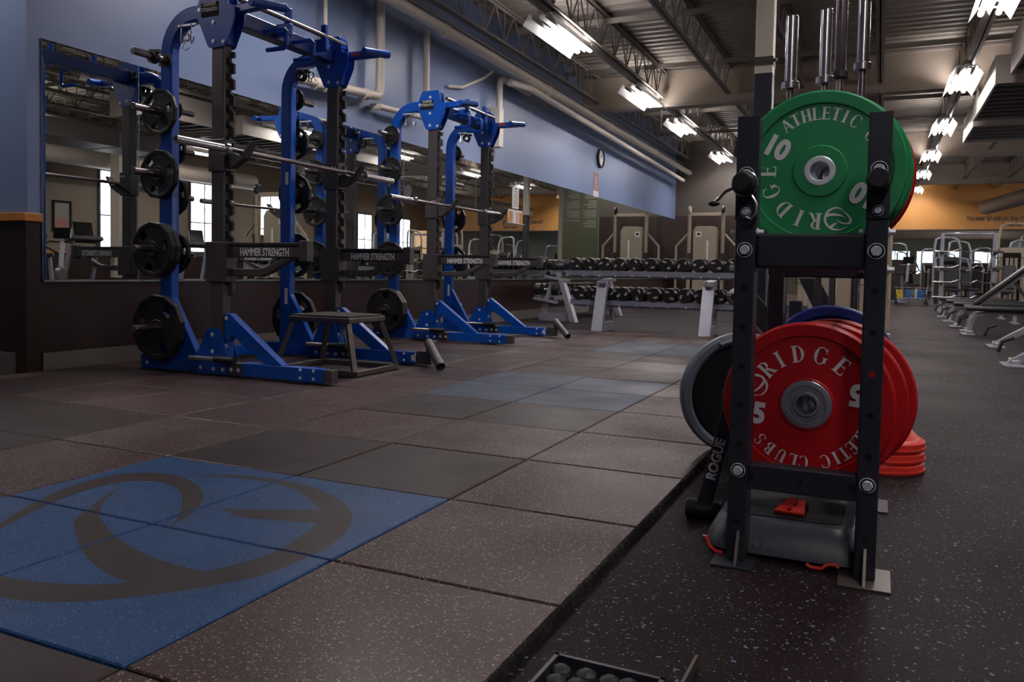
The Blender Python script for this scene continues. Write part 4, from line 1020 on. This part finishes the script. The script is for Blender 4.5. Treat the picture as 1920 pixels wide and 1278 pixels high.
# tray at the bottom edge
t_ = thing('chalk_tray', 'low black steel tray filled with lumpy rubber, cut by the bottom edge of the photo', 'tray', (.893, .245, FZ), -.02)
m = MB(); x0, x1, y0, y1 = -.215, -.005, -.27, .145
for a, b_, c_, d_ in ((x0, x1, y1-.008, y1), (x0, x1, y0, y0+.008), (x0, x0+.008, y0, y1), (x1-.008, x1, y0, y1)): m.box(a, b_, c_, d_, 0, .030)
m.box(x0, x1, y0, y1, 0, .004); m.o('frame', 'black_steel', t_)
m = MB(); rr = random.Random(5)
for i in range(4):
    for j in range(9):
        m.ball((x0+.03+i*.042+rr.uniform(-.006, .006), y0+.03+j*.044+rr.uniform(-.006, .006), .012), .022, (1, 1, .7), 10, 6)
lo = m.o('rubber_lumps', 'grip_black', t_); lo['kind'] = 'stuff'
t_ = thing('angle_bar', 'thin black steel bar lying beside the tray at the bottom edge', 'bar', (.915, .385, FZ+.001), -.02)
m = MB(); m.box(-.006, .006, -.25, .135, 0, .006); m.box(.0, .006, -.25, .135, .006, .022); m.o('angle', 'raw_steel', t_)

# ------------------------------------------------------------------ dumbbell racks
def dumbbell(R, hw, label, num, group):
    """axis along Y, centre of handle at origin; near face at -Y"""
    t_ = thing('dumbbell', label, 'dumbbell', group=group); L_ = .075+hw
    for sg in (-1, 1):
        m = MB(); a, b = sg*.075, sg*L_
        m.lathe([(0, a), (R*.72, a), (R, a+sg*.018), (R, b-sg*.014), (R*.93, b), (0, b)], 28); m.o('head', 'db_rubber', t_)
    m = MB(); m.lathe([(.014, -.075), (.0175, -.02), (.0175, .02), (.014, .075)], 14); m.o('handle', 'chrome', t_)
    b = text_bm(num, R*.42, R*.012, depth=.0004); b.xf(frame_mat((R*.48, -L_-.0006, -R*.35), (1,0,0), (0,0,1))); b.o('number', 'label_white', t_)
    m = MB(); m.box(-R*.62, -R*.05, -L_-.001, -L_-.0002, R*.28, R*.52); m.o('brand_mark', 'label_pink', t_)
    return t_
YL = 0.02
ORD = ['first', 'second', 'third', 'fourth', 'fifth', 'sixth', 'seventh', 'eighth', 'ninth', 'tenth', 'eleventh', 'twelfth', 'thirteenth']
def db_rack(name_label, loc, rz, length, legs, group, nums_top, nums_low, tag_words, skip=0):
    """length along local X, front faces local -Y"""
    t_ = thing('dumbbell_rack', name_label, 'dumbbell rack', loc, rz)
    for k, x in enumerate(legs):
        m = MB(); V = [(-.42, 0), (-.20, 0), (-.20, .012)]
        m.prism([(-.42, 0), (-.33, 0), (-.13, .64), (-.20, .64)], 0, x-.07, x+.07)
        m.o('front_leg', 'silver_paint', t_, bevel=.004)
        m = MB(); m.prism([(-.33, .0), (.20, .0), (.20, .06), (.03, .60), (-.12, .60), (-.12, .52), (-.01, .52), (.10, .12), (-.27, .12), (-.12, .56), (-.15, .56)], 0, x+.012, x+.055)
        m.o('side_plate', 'silver_paint', t_, bevel=.003)
        for yy, zz in ((-.17, .66), (YL, .33)):
            m = MB(); m.beam((x, yy-.12, zz-.045), (x, yy+.26, zz+.01), .10, .035); m.o('shelf_arm', 'silver_paint', t_, bevel=.003)
    tl = math.atan2(.16, .42)
    for yy, zz, nm in ((-.17, .752, 'upper'), (YL, .372, 'lower')):
        for dy in (-.06, .20):
            m = MB(); m.box(-length/2, length/2, yy+dy-.03, yy+dy+.03, zz+dy*.0, zz+dy*.0+.012); m.box(-length/2, length/2, yy+dy-.034, yy+dy-.028, zz+dy*.0-.045, zz+dy*.0+.02)
            m.o('shelf_rail', 'silver_paint', t_)
        m = MB(); m.box(-length/2+.05, length/2-.05, yy+.02, yy+.10, zz-.07, zz-.01); m.o('cross_beam', 'silver_paint', t_)
        n_ = int(length/.205)
        for i in range(n_+1):
            m = MB(); xx = -length/2+.03+i*(length-.06)/n_; bolt(m, xx, yy-.0945, zz-.045, .009, .006); m.o('bolt', 'zinc', t_)
    # dumbbells
    M = Matrix.Rotation(rz, 4, 'Z')
    cache = {}
    for nums, yy, zz, tier, R, hw in ((nums_top, -.17, .752, 'upper', .084, .10), (nums_low, YL, .372, 'lower', .090, .115)):
        n_ = len(nums); ang = 0.0
        for i, nmb in enumerate(nums):
            x = -length/2 + .12 + i*(length-.24)/max(1, n_-1)
            key = (R, nmb)
            lab = 'black rubber dumbbell, %s from the %s end of the %s shelf, %s' % (ORD[i], tag_words[0], tier, tag_words[1])
            if n_ > 0:
                o = dumbbell(R, hw, lab, nmb, group)
            cy = yy+.07; cz = zz+.07*.0+.013+R/math.cos(ang)+.004
            o.location = Vector(loc) + M @ Vector((x, cy, cz)); o.rotation_mode = 'XYZ'
            spin = [0, .5, -.6, 2.2, 1.1, 3.0, .2, -1.2, 2.7][i % 9]
            o.rotation_euler = (Matrix.Rotation(rz, 3, 'Z') @ Matrix.Rotation(ang, 3, 'X') @ Matrix.Rotation(spin, 3, 'Y')).to_euler()
db_rack('silver two-tier dumbbell rack facing the camera at the end of the tiles', (-1.17, 9.08, FZ), 0, 2.62, (-.83, .51), 'dumbbells on the rack facing the camera',
        ['55', '60', '65', '70', '75', '80', '85', '90', '95', '100', '105', '110', '115'], ['105', '110', '115', '120', '125', '130', '125', '120', '135', '120', '140', '145', '150'], ('left', 'front rack'))
db_rack('silver two-tier dumbbell rack standing along the mirror wall', (-3.28, 11.55, FZ), PI/2, 2.5, (-1.20, 1.1), 'dumbbells on the rack along the mirror',
        ['5', '8', '10', '12', '15', '20', '25', '30', '35', '40', '45', '50'], ['10', '15', '20', '25', '30', '35', '40', '45', '50', '55', '60'], ('near', 'mirror rack'))

# ------------------------------------------------------------------ cable machine by the far wall
def cable_machine(loc, rz, label):
    t_ = thing('cable_machine', label, 'cable machine', loc, rz)
    for sg in (-1, 1):
        m = MB(); m.box(sg*.37-.035, sg*.37+.035, -.05, .03, .05, 2.02); col = m.o('column', 'tan_metal', t_, bevel=.008)
        m = MB(); m.lathe([(0, -.03), (.075, -.03), (.09, -.015), (.09, .015), (.075, .03), (0, .03)], 24, 0, (sg*.37, -.02, 2.08)); m.o('pulley', 'tan_metal' if sg < 0 else 'black_steel', col)
        m = MB(); m.tube([(sg*.40, 0, 1.55), (sg*.66, 0, 1.27), (sg*.66, 0, .1)], .028, 8); m.o('side_arm', 'tan_metal', t_)
        m = MB(); m.box(sg*.37-.05, sg*.37+.05, -.13, -.05, .95, 1.12); m.cyl((sg*.37, -.12, 1.0), (sg*.37, -.14, .80), .02); m.o('carriage', 'black_steel', t_, bevel=.004)
        m = MB(); m.tube([(sg*.37, -.12, 1.95), (sg*.37, -.14, 1.12)], .004, 6); m.o('cable', 'black_rubber', t_)
        m = MB(); m.tube([(sg*.34, -.14, .80), (sg*.32, -.16, .66), (sg*.42, -.16, .66), (sg*.40, -.14, .80)], .01, 6); m.o('handle', 'black_rubber', t_)
    m = MB(); m.prism(rounded([(-.28, .05), (.24, .05), (.24, 1.62), (.18, 1.72), (-.22, 1.72), (-.28, 1.62)], .03), 1, -.02, .22); sh = m.o('weight_shroud', 'tan_metal', t_, bevel=.01)
    m = MB(); m.box(-.22, -.10, -.026, -.021, 1.48, 1.60); m.o('label_plate', 'label_white', sh)
    m = MB(); m.box(-.19, -.13, -.029, -.0265, 1.52, 1.57); m.o('label_print', 'hole_dark', sh)
    m = MB(); m.box(.02, .06, -.028, -.021, .5, 1.40); m.o('stack_slot', 'bright_white', sh)
    m = MB(); m.box(-.70, .70, -.05, .20, 0, .05); m.o('base', 'tan_metal', t_)
    m = MB(); m.box(-.333, .333, -.05, .03, 1.95, 2.02); m.o('top_bar', 'tan_metal', t_)
    return t_
cm = cable_machine((-2.85, 19.9, FZ), 0, 'tan dual cable machine with rounded pulley heads in front of the far wooden wall')
cm2 = dup(cm, (.66, 10.1, FZ), .0, 'tan cable machine glimpsed between the posts of the plate rack')

cm.scale = (1.15, 1.15, 1.15)
# ------------------------------------------------------------------ benches
def bench(loc, rz, label, kind='flat'):
    """foot at the origin, head end toward +X"""
    t_ = thing('weight_bench', label, 'bench', loc, rz, 'benches in the right aisle'); d = .52 if kind == 'sloped' else .0
    m = MB(); m.box(-.06, .10, -.20, .20, .0, .018); m.o('front_foot', 'silver_paint', t_, bevel=.004)
    for sg in (-1, 1):
        m = MB(); m.cyl((.0, sg*.10, .045), (.06, sg*.10, .045), .022, n=14); m.o('foot_roller', 'chrome', t_)
    m = MB()
    if kind == 'sloped': m.beam((.0, 0, .01), (.40, 0, .27), .055, .075); m.beam((.385, 0, .262), (.62, 0, .315), .055, .075)
    else: m.beam((.03, 0, .01), (.07, 0, .20), .055, .06); m.beam((.068, 0, .19), (.13, 0, .27), .055, .06); m.beam((.125, 0, .265), (.26, 0, .30), .055, .06)
    m.o('curved_leg', 'silver_paint', t_, bevel=.01)
    m = MB(); m.box(.24+d, 1.10+d, -.03, .03, .275, .325); m.o('seat_beam', 'silver_paint', t_, bevel=.006)
    m = MB(); m.box(1.0+d, 1.06+d, -.03, .03, .03, .275); m.o('rear_leg', 'silver_paint', t_, bevel=.008)
    m = MB(); m.box(.98+d, 1.08+d, -.26, .26, .0, .03); m.o('rear_foot', 'silver_paint', t_, bevel=.006)
    m = MB()
    if kind == 'raised':
        m.box(-.02, .10, -.14, .14, .33, .39); m.o('seat_pad', 'pad_black', t_, bevel=.02)
        a = .72; m = MB(); m.beam((.12, 0, .40), (.12+.95*math.cos(a), 0, .40+.95*math.sin(a)), .28, .06); m.o('back_pad', 'pad_black', t_, bevel=.02)
        m = MB(); m.beam((.16, 0, .37), (.16+.85*math.cos(a), 0, .355+.85*math.sin(a)), .05, .035); m.o('back_frame', 'silver_paint', t_, bevel=.004)
        m = MB(); m.beam((.60, 0, .72), (.85, 0, .32), .03, .04); m.o('ladder', 'charcoal', t_)
    else: m.box(-.02+d, 1.16+d, -.14, .14, .327, .392); m.o('pad', 'pad_black', t_, bevel=.025)
    m = MB(); m.tube([(.02, -.05, .25), (-.07, -.05, .21), (-.10, -.05, .12)], .016, 8); m.o('grab_handle', 'black_rubber', t_)
    return t_
b1 = bench((2.31, 11.6, FZ), 0, 'flat black bench whose whole pad end shows, below the raised backrest')
b0 = bench((2.36, 12.35, FZ), 0, 'bench with its backrest raised, the tallest at the right edge', 'raised')
b2 = bench((2.28, 7.25, FZ), 0, 'bench whose sloping silver leg enters at the right edge, nearest the camera', 'sloped')
dup(b2, (2.40, 9.45, FZ), label='bench whose sloping silver leg stands just behind the nearest one')
dup(b1, (2.31, 13.5, FZ), label='flat bench, first one behind the raised backrest')
dup(b1, (2.32, 15.2, FZ), label='flat bench, second one behind the raised backrest')
dup(b1, (2.33, 17.0, FZ), label='flat bench, farthest of the row in the right aisle')
for k, y in enumerate((4.6, 5.6, 6.6)): dup(b0, (4.2, y, FZ), .1, label='bench outside the right edge of the photo, %s of the extra row' % ('first', 'second', 'third')[k])

# ------------------------------------------------------------------ machines in the distance
def tower(loc, rz, label, accent='silver_paint', h=1.9, group=None):
    t_ = thing('weight_machine', label, 'weight machine', loc, rz, group)
    m = MB(); m.box(-.28, .28, -.10, .12, .05, h*.72); sh = m.o('weight_shroud', 'charcoal' if accent == 'silver_paint' else accent, t_, bevel=.012)
    m = MB(); m.box(-.20, .20, -.106, -.1005, .20, h*.66)
    m.o('stack_window', 'hole_dark', sh)
    m = MB()
    for x in (-.10, .0, .10): m.box(x-.035, x+.035, -.112, -.107, .25, h*.60)
    m.o('weight_columns', 'tan_metal', sh)
    for sg in (-1, 1):
        m = MB(); m.tube([(sg*.33, 0, .04), (sg*.33, 0, h*.85), (sg*.28, .05, h*.97), (sg*.16, .12, h)], .032, 10); m.o('upright', accent, t_)
    m = MB(); m.tube([(-.16, .12, h), (.16, .12, h)], .032, 10); m.o('top_tube', accent, t_)
    m = MB(); m.box(-.36, .36, -.05, .05, .0, .06); m.box(-.04, .04, -.9, .0, .0, .06); m.box(-.30, .30, -.95, -.88, 0, .06); m.o('base', accent, t_, bevel=.006)
    m = MB(); m.box(-.04, .04, -.74, -.66, .06, .42); m.o('seat_post', accent, t_)
    m = MB(); m.box(-.17, .17, -.88, -.50, .42, .50); m.o('seat_pad', 'pad_black', t_, bevel=.025)
    m = MB(); m.beam((0, -.45, .52), (0, -.34, 1.12), .30, .08); m.o('back_pad', 'pad_black', t_, bevel=.025)
    for sg in (-1, 1):
        m = MB(); m.tube([(sg*.22, -.1, 1.35), (sg*.40, -.4, 1.30), (sg*.42, -.62, 1.02), (sg*.28, -.70, .98)], .022, 8); m.o('press_arm', accent, t_)
        m = MB(); m.cyl((sg*.28, -.70, .98), (sg*.15, -.72, .98), .024); m.o('hand_grip', 'black_rubber', t_)
    return t_
def treadmill(loc, rz, label, group=None):
    t_ = thing('treadmill', label, 'treadmill', loc, rz, group)
    m = MB(); m.box(-.38, .38, -.95, .85, .04, .20); m.o('deck', 'charcoal', t_, bevel=.02)
    m = MB(); m.box(-.26, .26, -.93, .60, .201, .207); m.o('belt', 'black_rubber', t_)
    m = MB(); m.prism(rounded([(.50, .20), (.98, .06), (.98, .30), (.72, .36)], .04), 0, -.36, .36); m.o('motor_hood', 'silver_paint', t_, bevel=.01)
    for sg in (-1, 1):
        m = MB(); m.beam((sg*.37, .72, .10), (sg*.35, .45, 1.22), .06, .10); m.o('upright', 'silver_paint', t_, bevel=.01)
        m = MB(); m.tube([(sg*.35, .45, 1.12), (sg*.35, .05, .98), (sg*.34, -.05, .96)], .022, 8); m.o('handrail', 'black_rubber', t_)
    m = MB(); m.beam((-.42, .46, 1.28), (.42, .46, 1.28), .26, .10, (0, .35, 1)); cn = m.o('console', 'charcoal', t_, bevel=.02)
    m = MB(); m.beam((-.24, .50, 1.52), (.24, .50, 1.52), .04, .32, (0, .2, 1)); sc = m.o('display', 'screen', t_, bevel=.01)
    return t_
def bike(loc, rz, label, group=None):
    t_ = thing('exercise_bike', label, 'exercise bike', loc, rz, group)
    m = MB(); m.box(-.05, .05, -.55, .55, .05, .11); m.box(-.28, .28, .48, .56, .0, .06); m.box(-.28, .28, -.56, -.48, .0, .06); m.o('base', 'silver_paint', t_, bevel=.01)
    m = MB(); m.lathe([(0, -.06), (.22, -.06), (.24, -.04), (.24, .04), (.22, .06), (0, .06)], 32, 0, (0, .30, .42)); m.o('flywheel_cover', 'charcoal', t_)
    m = MB(); m.beam((0, .25, .2), (0, .42, 1.15), .07, .10); m.o('front_post', 'silver_paint', t_, bevel=.01)
    m = MB(); m.beam((0, -.05, .1), (0, -.25, .85), .06, .08); m.o('seat_post', 'silver_paint', t_, bevel=.01)
    m = MB(); m.prism(rounded([(-.12, -.42), (.12, -.42), (.04, -.12), (-.04, -.12)], .03), 2, .85, .92); m.o('saddle', 'pad_black', t_, bevel=.02)
    m = MB(); m.tube([(-.22, .20, 1.12), (-.22, .40, 1.16), (0, .44, 1.14), (.22, .40, 1.16), (.22, .20, 1.12)], .018, 8); m.o('handlebar', 'black_rubber', t_)
    m = MB(); m.beam((-.16, .42, 1.32), (.16, .42, 1.32), .05, .22, (0, .3, 1)); m.o('display', 'screen', t_, bevel=.01)
    for sg in (-1, 1): m = MB(); m.beam((sg*.08, .15, .36), (sg*.10, .15+sg*.14, .36+sg*.08), .02, .03); m.box(sg*.10-.02, sg*.10+.09*sg if sg > 0 else sg*.10+.02, .10+sg*.14, .20+sg*.14, .34+sg*.08, .37+sg*.08); m.o('pedal', 'black_rubber', t_)
    return t_
G1, G2, G3 = 'weight machines past the benches', 'treadmills by the window wall', 'bikes by the window wall'
w0 = tower((2.9, 24.5, FZ), .2, 'silver weight machine with a tall frame, nearest past the trolley', group=G1)
w1 = tower((4.3, 23.2, FZ), -.3, 'pale weight machine right of the curl bar rack', 'tan_metal', 2.2, G1)
wl = [((1.75, 29.2), 2.6, 'silver weight machine just left of the aisle under the orange header'), ((3.4, 27.0), .4, 'silver weight machine under the orange header in the aisle centre'), ((4.9, 26.3), -.5, 'silver weight machine under the header on the right'), ((1.4, 33.0), 1.2, 'silver weight machine past the header, left side'), ((3.0, 34.5), .3, 'silver weight machine past the header, centre'), ((4.6, 33.2), -.4, 'silver weight machine past the header, right of centre'), ((6.2, 31.8), -.9, 'silver weight machine past the header, far right'),
      ((6.0, 21.5), -1.2, 'silver weight machine between the benches and the windows, far'), ((5.7, 18.4), -1.4, 'silver weight machine between the benches and the windows, middle'), ((5.3, 15.6), -1.5, 'silver weight machine between the benches and the windows, near'), ((2.1, 38.5), .9, 'silver weight machine deep in the far room, left'), ((4.0, 41.0), -.2, 'silver weight machine deep in the far room, centre'), ((5.8, 38.0), -.6, 'silver weight machine deep in the far room, right')]
for (x, y), a, lab in wl: dup(w0, (x, y, FZ), a, lab)
for k, ((x, y), a, lab) in enumerate([((5.2, 24.6), -1.0, 'tan weight machine beyond the benches, right'), ((7.2, 25.5), -1.2, 'tan weight machine by the last window'), ((5.5, 29.0), -.6, 'tan weight machine under the right part of the header')]): dup(w1, (x, y, FZ), a, lab)
# near the window wall: seen in the mirrors
tm = treadmill((7.4, 9.2, FZ), -PI/2, 'treadmill by the window wall, nearest the picture frame', G2)
for k, y in enumerate((10.6, 12.0, 15.4, 17.8)): dup(tm, (7.4, y, FZ), -PI/2, 'treadmill by the window wall, %s after the one by the picture' % ('first', 'second', 'third', 'fourth')[k])
bk = bike((5.4, 12.4, FZ), -1.2, 'exercise bike between the treadmills and the benches, nearest', G3)
for k, (x, y) in enumerate(((5.4, 13.9), (5.6, 8.2), (5.6, 9.6), (1.9, 26.9), (1.65, 31.4))): dup(bk, (x, y, FZ), -1.2+.3*k, 'exercise bike, %s' % ('second between treadmills and benches', 'standing before the picture frame', 'next to the one before the picture', 'dark one at the left edge of the aisle under the header', 'past the orange header at the left')[k])
# picture and wooden cabinet on the window wall
t_ = thing('framed_picture', 'dark framed picture with red lower text on the taupe window wall', 'picture', (9.1, 12.35, 1.45))
m = MB(); m.box(-.03, -.001, -.25, .25, .0, .05); m.box(-.03, -.001, -.25, .25, .70, .75); m.box(-.03, -.001, -.25, -.20, .05, .70); m.box(-.03, -.001, .20, .25, .05, .70); m.o('frame', 'hole_dark', t_)
m = MB(); m.box(-.015, -.002, -.20, .20, .05, .70); m.o('print', 'picture', t_)
m = MB()
for k in range(6): m.box(-.017, -.0152, -.13, .13, .12+.035*k, .14+.035*k)
m.o('red_lines', 'label_red', t_)
t_ = thing('wood_cabinet', 'tall light wood cabinet by the window wall near the orange header', 'cabinet', (8.6, 29.0, FZ))
m = MB(); m.box(-.5, .42, -.6, .6, 0, 2.35); m.o('body', 'tan_wood', t_, bevel=.01)
for sg in (-1, 1):
    m = MB(); m.box(-.52, -.501, sg*.30-.285, sg*.30+.285, .08, 2.3); d_ = m.o('door', 'tan_wood', t_, bevel=.004)
    m = MB(); m.cyl((-.54, sg*.05, 1.0), (-.54, sg*.05, 1.2), .01); m.o('handle', 'chrome', d_)

# curl bar rack
t_ = thing('bar_rack', 'upright rack of zigzag curl bars beyond the right benches', 'bar rack', (2.95, 19.2, FZ))
for sg in (-1, 1):
    m = MB(); m.box(sg*.50-.035, sg*.50+.035, -.04, .04, .04, 1.75); m.o('upright', 'silver_paint', t_, bevel=.01)
    m = MB(); m.box(sg*.50-.04, sg*.50+.04, -.45, .35, 0, .05); m.o('foot', 'silver_paint', t_, bevel=.006)
m = MB(); m.tube([(-.5, 0, 1.74), (.5, 0, 1.74)], .03, 10); m.o('top_tube', 'silver_paint', t_)
for z in (.35, .68, 1.0, 1.35):
    for sg in (-1, 1): m = MB(); m.box(sg*.50-.03, sg*.50+.03, -.16, -.041, z-.06, z-.025); m.o('bar_rest', 'black_steel', t_)
for k, z in enumerate((.35, .68, 1.0, 1.35)):
    b_ = thing('curl_bar', 'chrome zigzag curl bar, %s on the rack beyond the benches' % ('lowest', 'second lowest', 'second highest', 'highest')[k], 'barbell', (2.95, 19.2-.10, FZ+z), 0, 'curl bars on their rack')
    m = MB(); m.tube([(-.46, 0, 0), (-.30, 0, .0), (-.18, 0, .05), (-.07, 0, -.01), (.07, 0, -.01), (.18, 0, .05), (.30, 0, 0), (.46, 0, 0)], .014, 10); m.o('shaft', 'chrome', b_)
    for sg in (-1, 1): m = MB(); m.cyl((sg*.46, 0, 0), (sg*.66, 0, 0), .025); m.o('sleeve', 'chrome', b_)

# trolley with spray bottles
t_ = thing('trolley', 'low wire trolley on casters standing in the far aisle', 'trolley', (2.05, 24.6, FZ))
m = MB()
for z in (.18, .48):
    for y in (-.22, .22): m.tube([(-.42, y, z), (.42, y, z)], .012, 6)
    for x in (-.42, 0, .42): m.tube([(x, -.22, z), (x, .22, z)], .012, 6)
m.o('wire_basket', 'chrome', t_)
m = MB(); m.box(-.42, .42, -.22, .22, .17, .18); m.o('shelf', 'raw_steel', t_)
for x in (-.38, .38):
    for y in (-.2, .2):
        m = MB(); m.cyl((x, y, .10), (x, y, .50), .012, n=8); m.o('post', 'chrome', t_)
        m = MB(); m.cyl((x, y-.015, .052), (x, y+.015, .052), .05, n=16); m.o('caster', 'black_rubber', t_)
for k, (x, c_, lab) in enumerate(((-.30, 'yellow_mark', 'yellow bundle, leftmost on the trolley'), (-.10, 'cloth_blue', 'folded blue towels, left pile on the trolley'), (.12, 'bright_white', 'white bottle between the towel piles on the trolley'), (.25, 'cloth_blue', 'folded blue towels, right pile on the trolley'))):
    p_ = thing('towel_pile' if k != 2 else 'spray_bottle', lab, 'towel' if k != 2 else 'bottle', (2.05+x, 24.6, FZ+.185))
    if k == 2: m = MB(); m.lathe([(0, 0), (.045, 0), (.045, .20), (.018, .25), (.018, .30), (0, .30)], 16, 2); m.o('body', c_, p_); m = MB(); m.box(-.05, .02, -.015, .015, .301, .34); m.o('trigger', 'label_red', p_)
    else: m = MB(); [m.box(-.08, .08, -.15, .15, i*.06, i*.06+.055) for i in range(4)]; m.o('folds', c_, p_, bevel=.012)
# sign and leaflet holder fixed to the mirror past the far rack
t_ = thing('mirror_sign', 'small white printed sign fixed to the mirror beyond the far rack barbell', 'sign', (XW+.008, 10.2, 1.66))
m = MB(); m.box(.001, .006, -.10, .12, 0, .32); m.o('board', 'label_white', t_)
m = MB()
for k in range(7): m.box(.0062, .0075, -.06, .08, .04+k*.035, .05+k*.035)
m.o('text_lines', 'grey_ink', t_)
m = MB(); m.box(.0062, .0075, -.02, .03, .285, .305); m.o('printed_mark', 'hole_dark', t_)
t_ = thing('leaflet_holder', 'white and orange leaflet holder on the mirror just below the white sign', 'leaflet holder', (XW+.008, 10.2, 1.44))
m = MB(); m.box(.001, .05, -.24, .26, -.01, .0); m.box(.001, .006, -.24, .26, 0, .20); m.o('tray', 'label_white', t_)
for k, (y, c_) in enumerate(((-.18, 'wall_orange'), (-.05, 'bright_white'), (.08, 'label_pink'), (.20, 'wall_orange'))):
    m = MB(); m.box(.010, .022, y-.045, y+.045, .001, .17); m.o('leaflets', c_, t_)
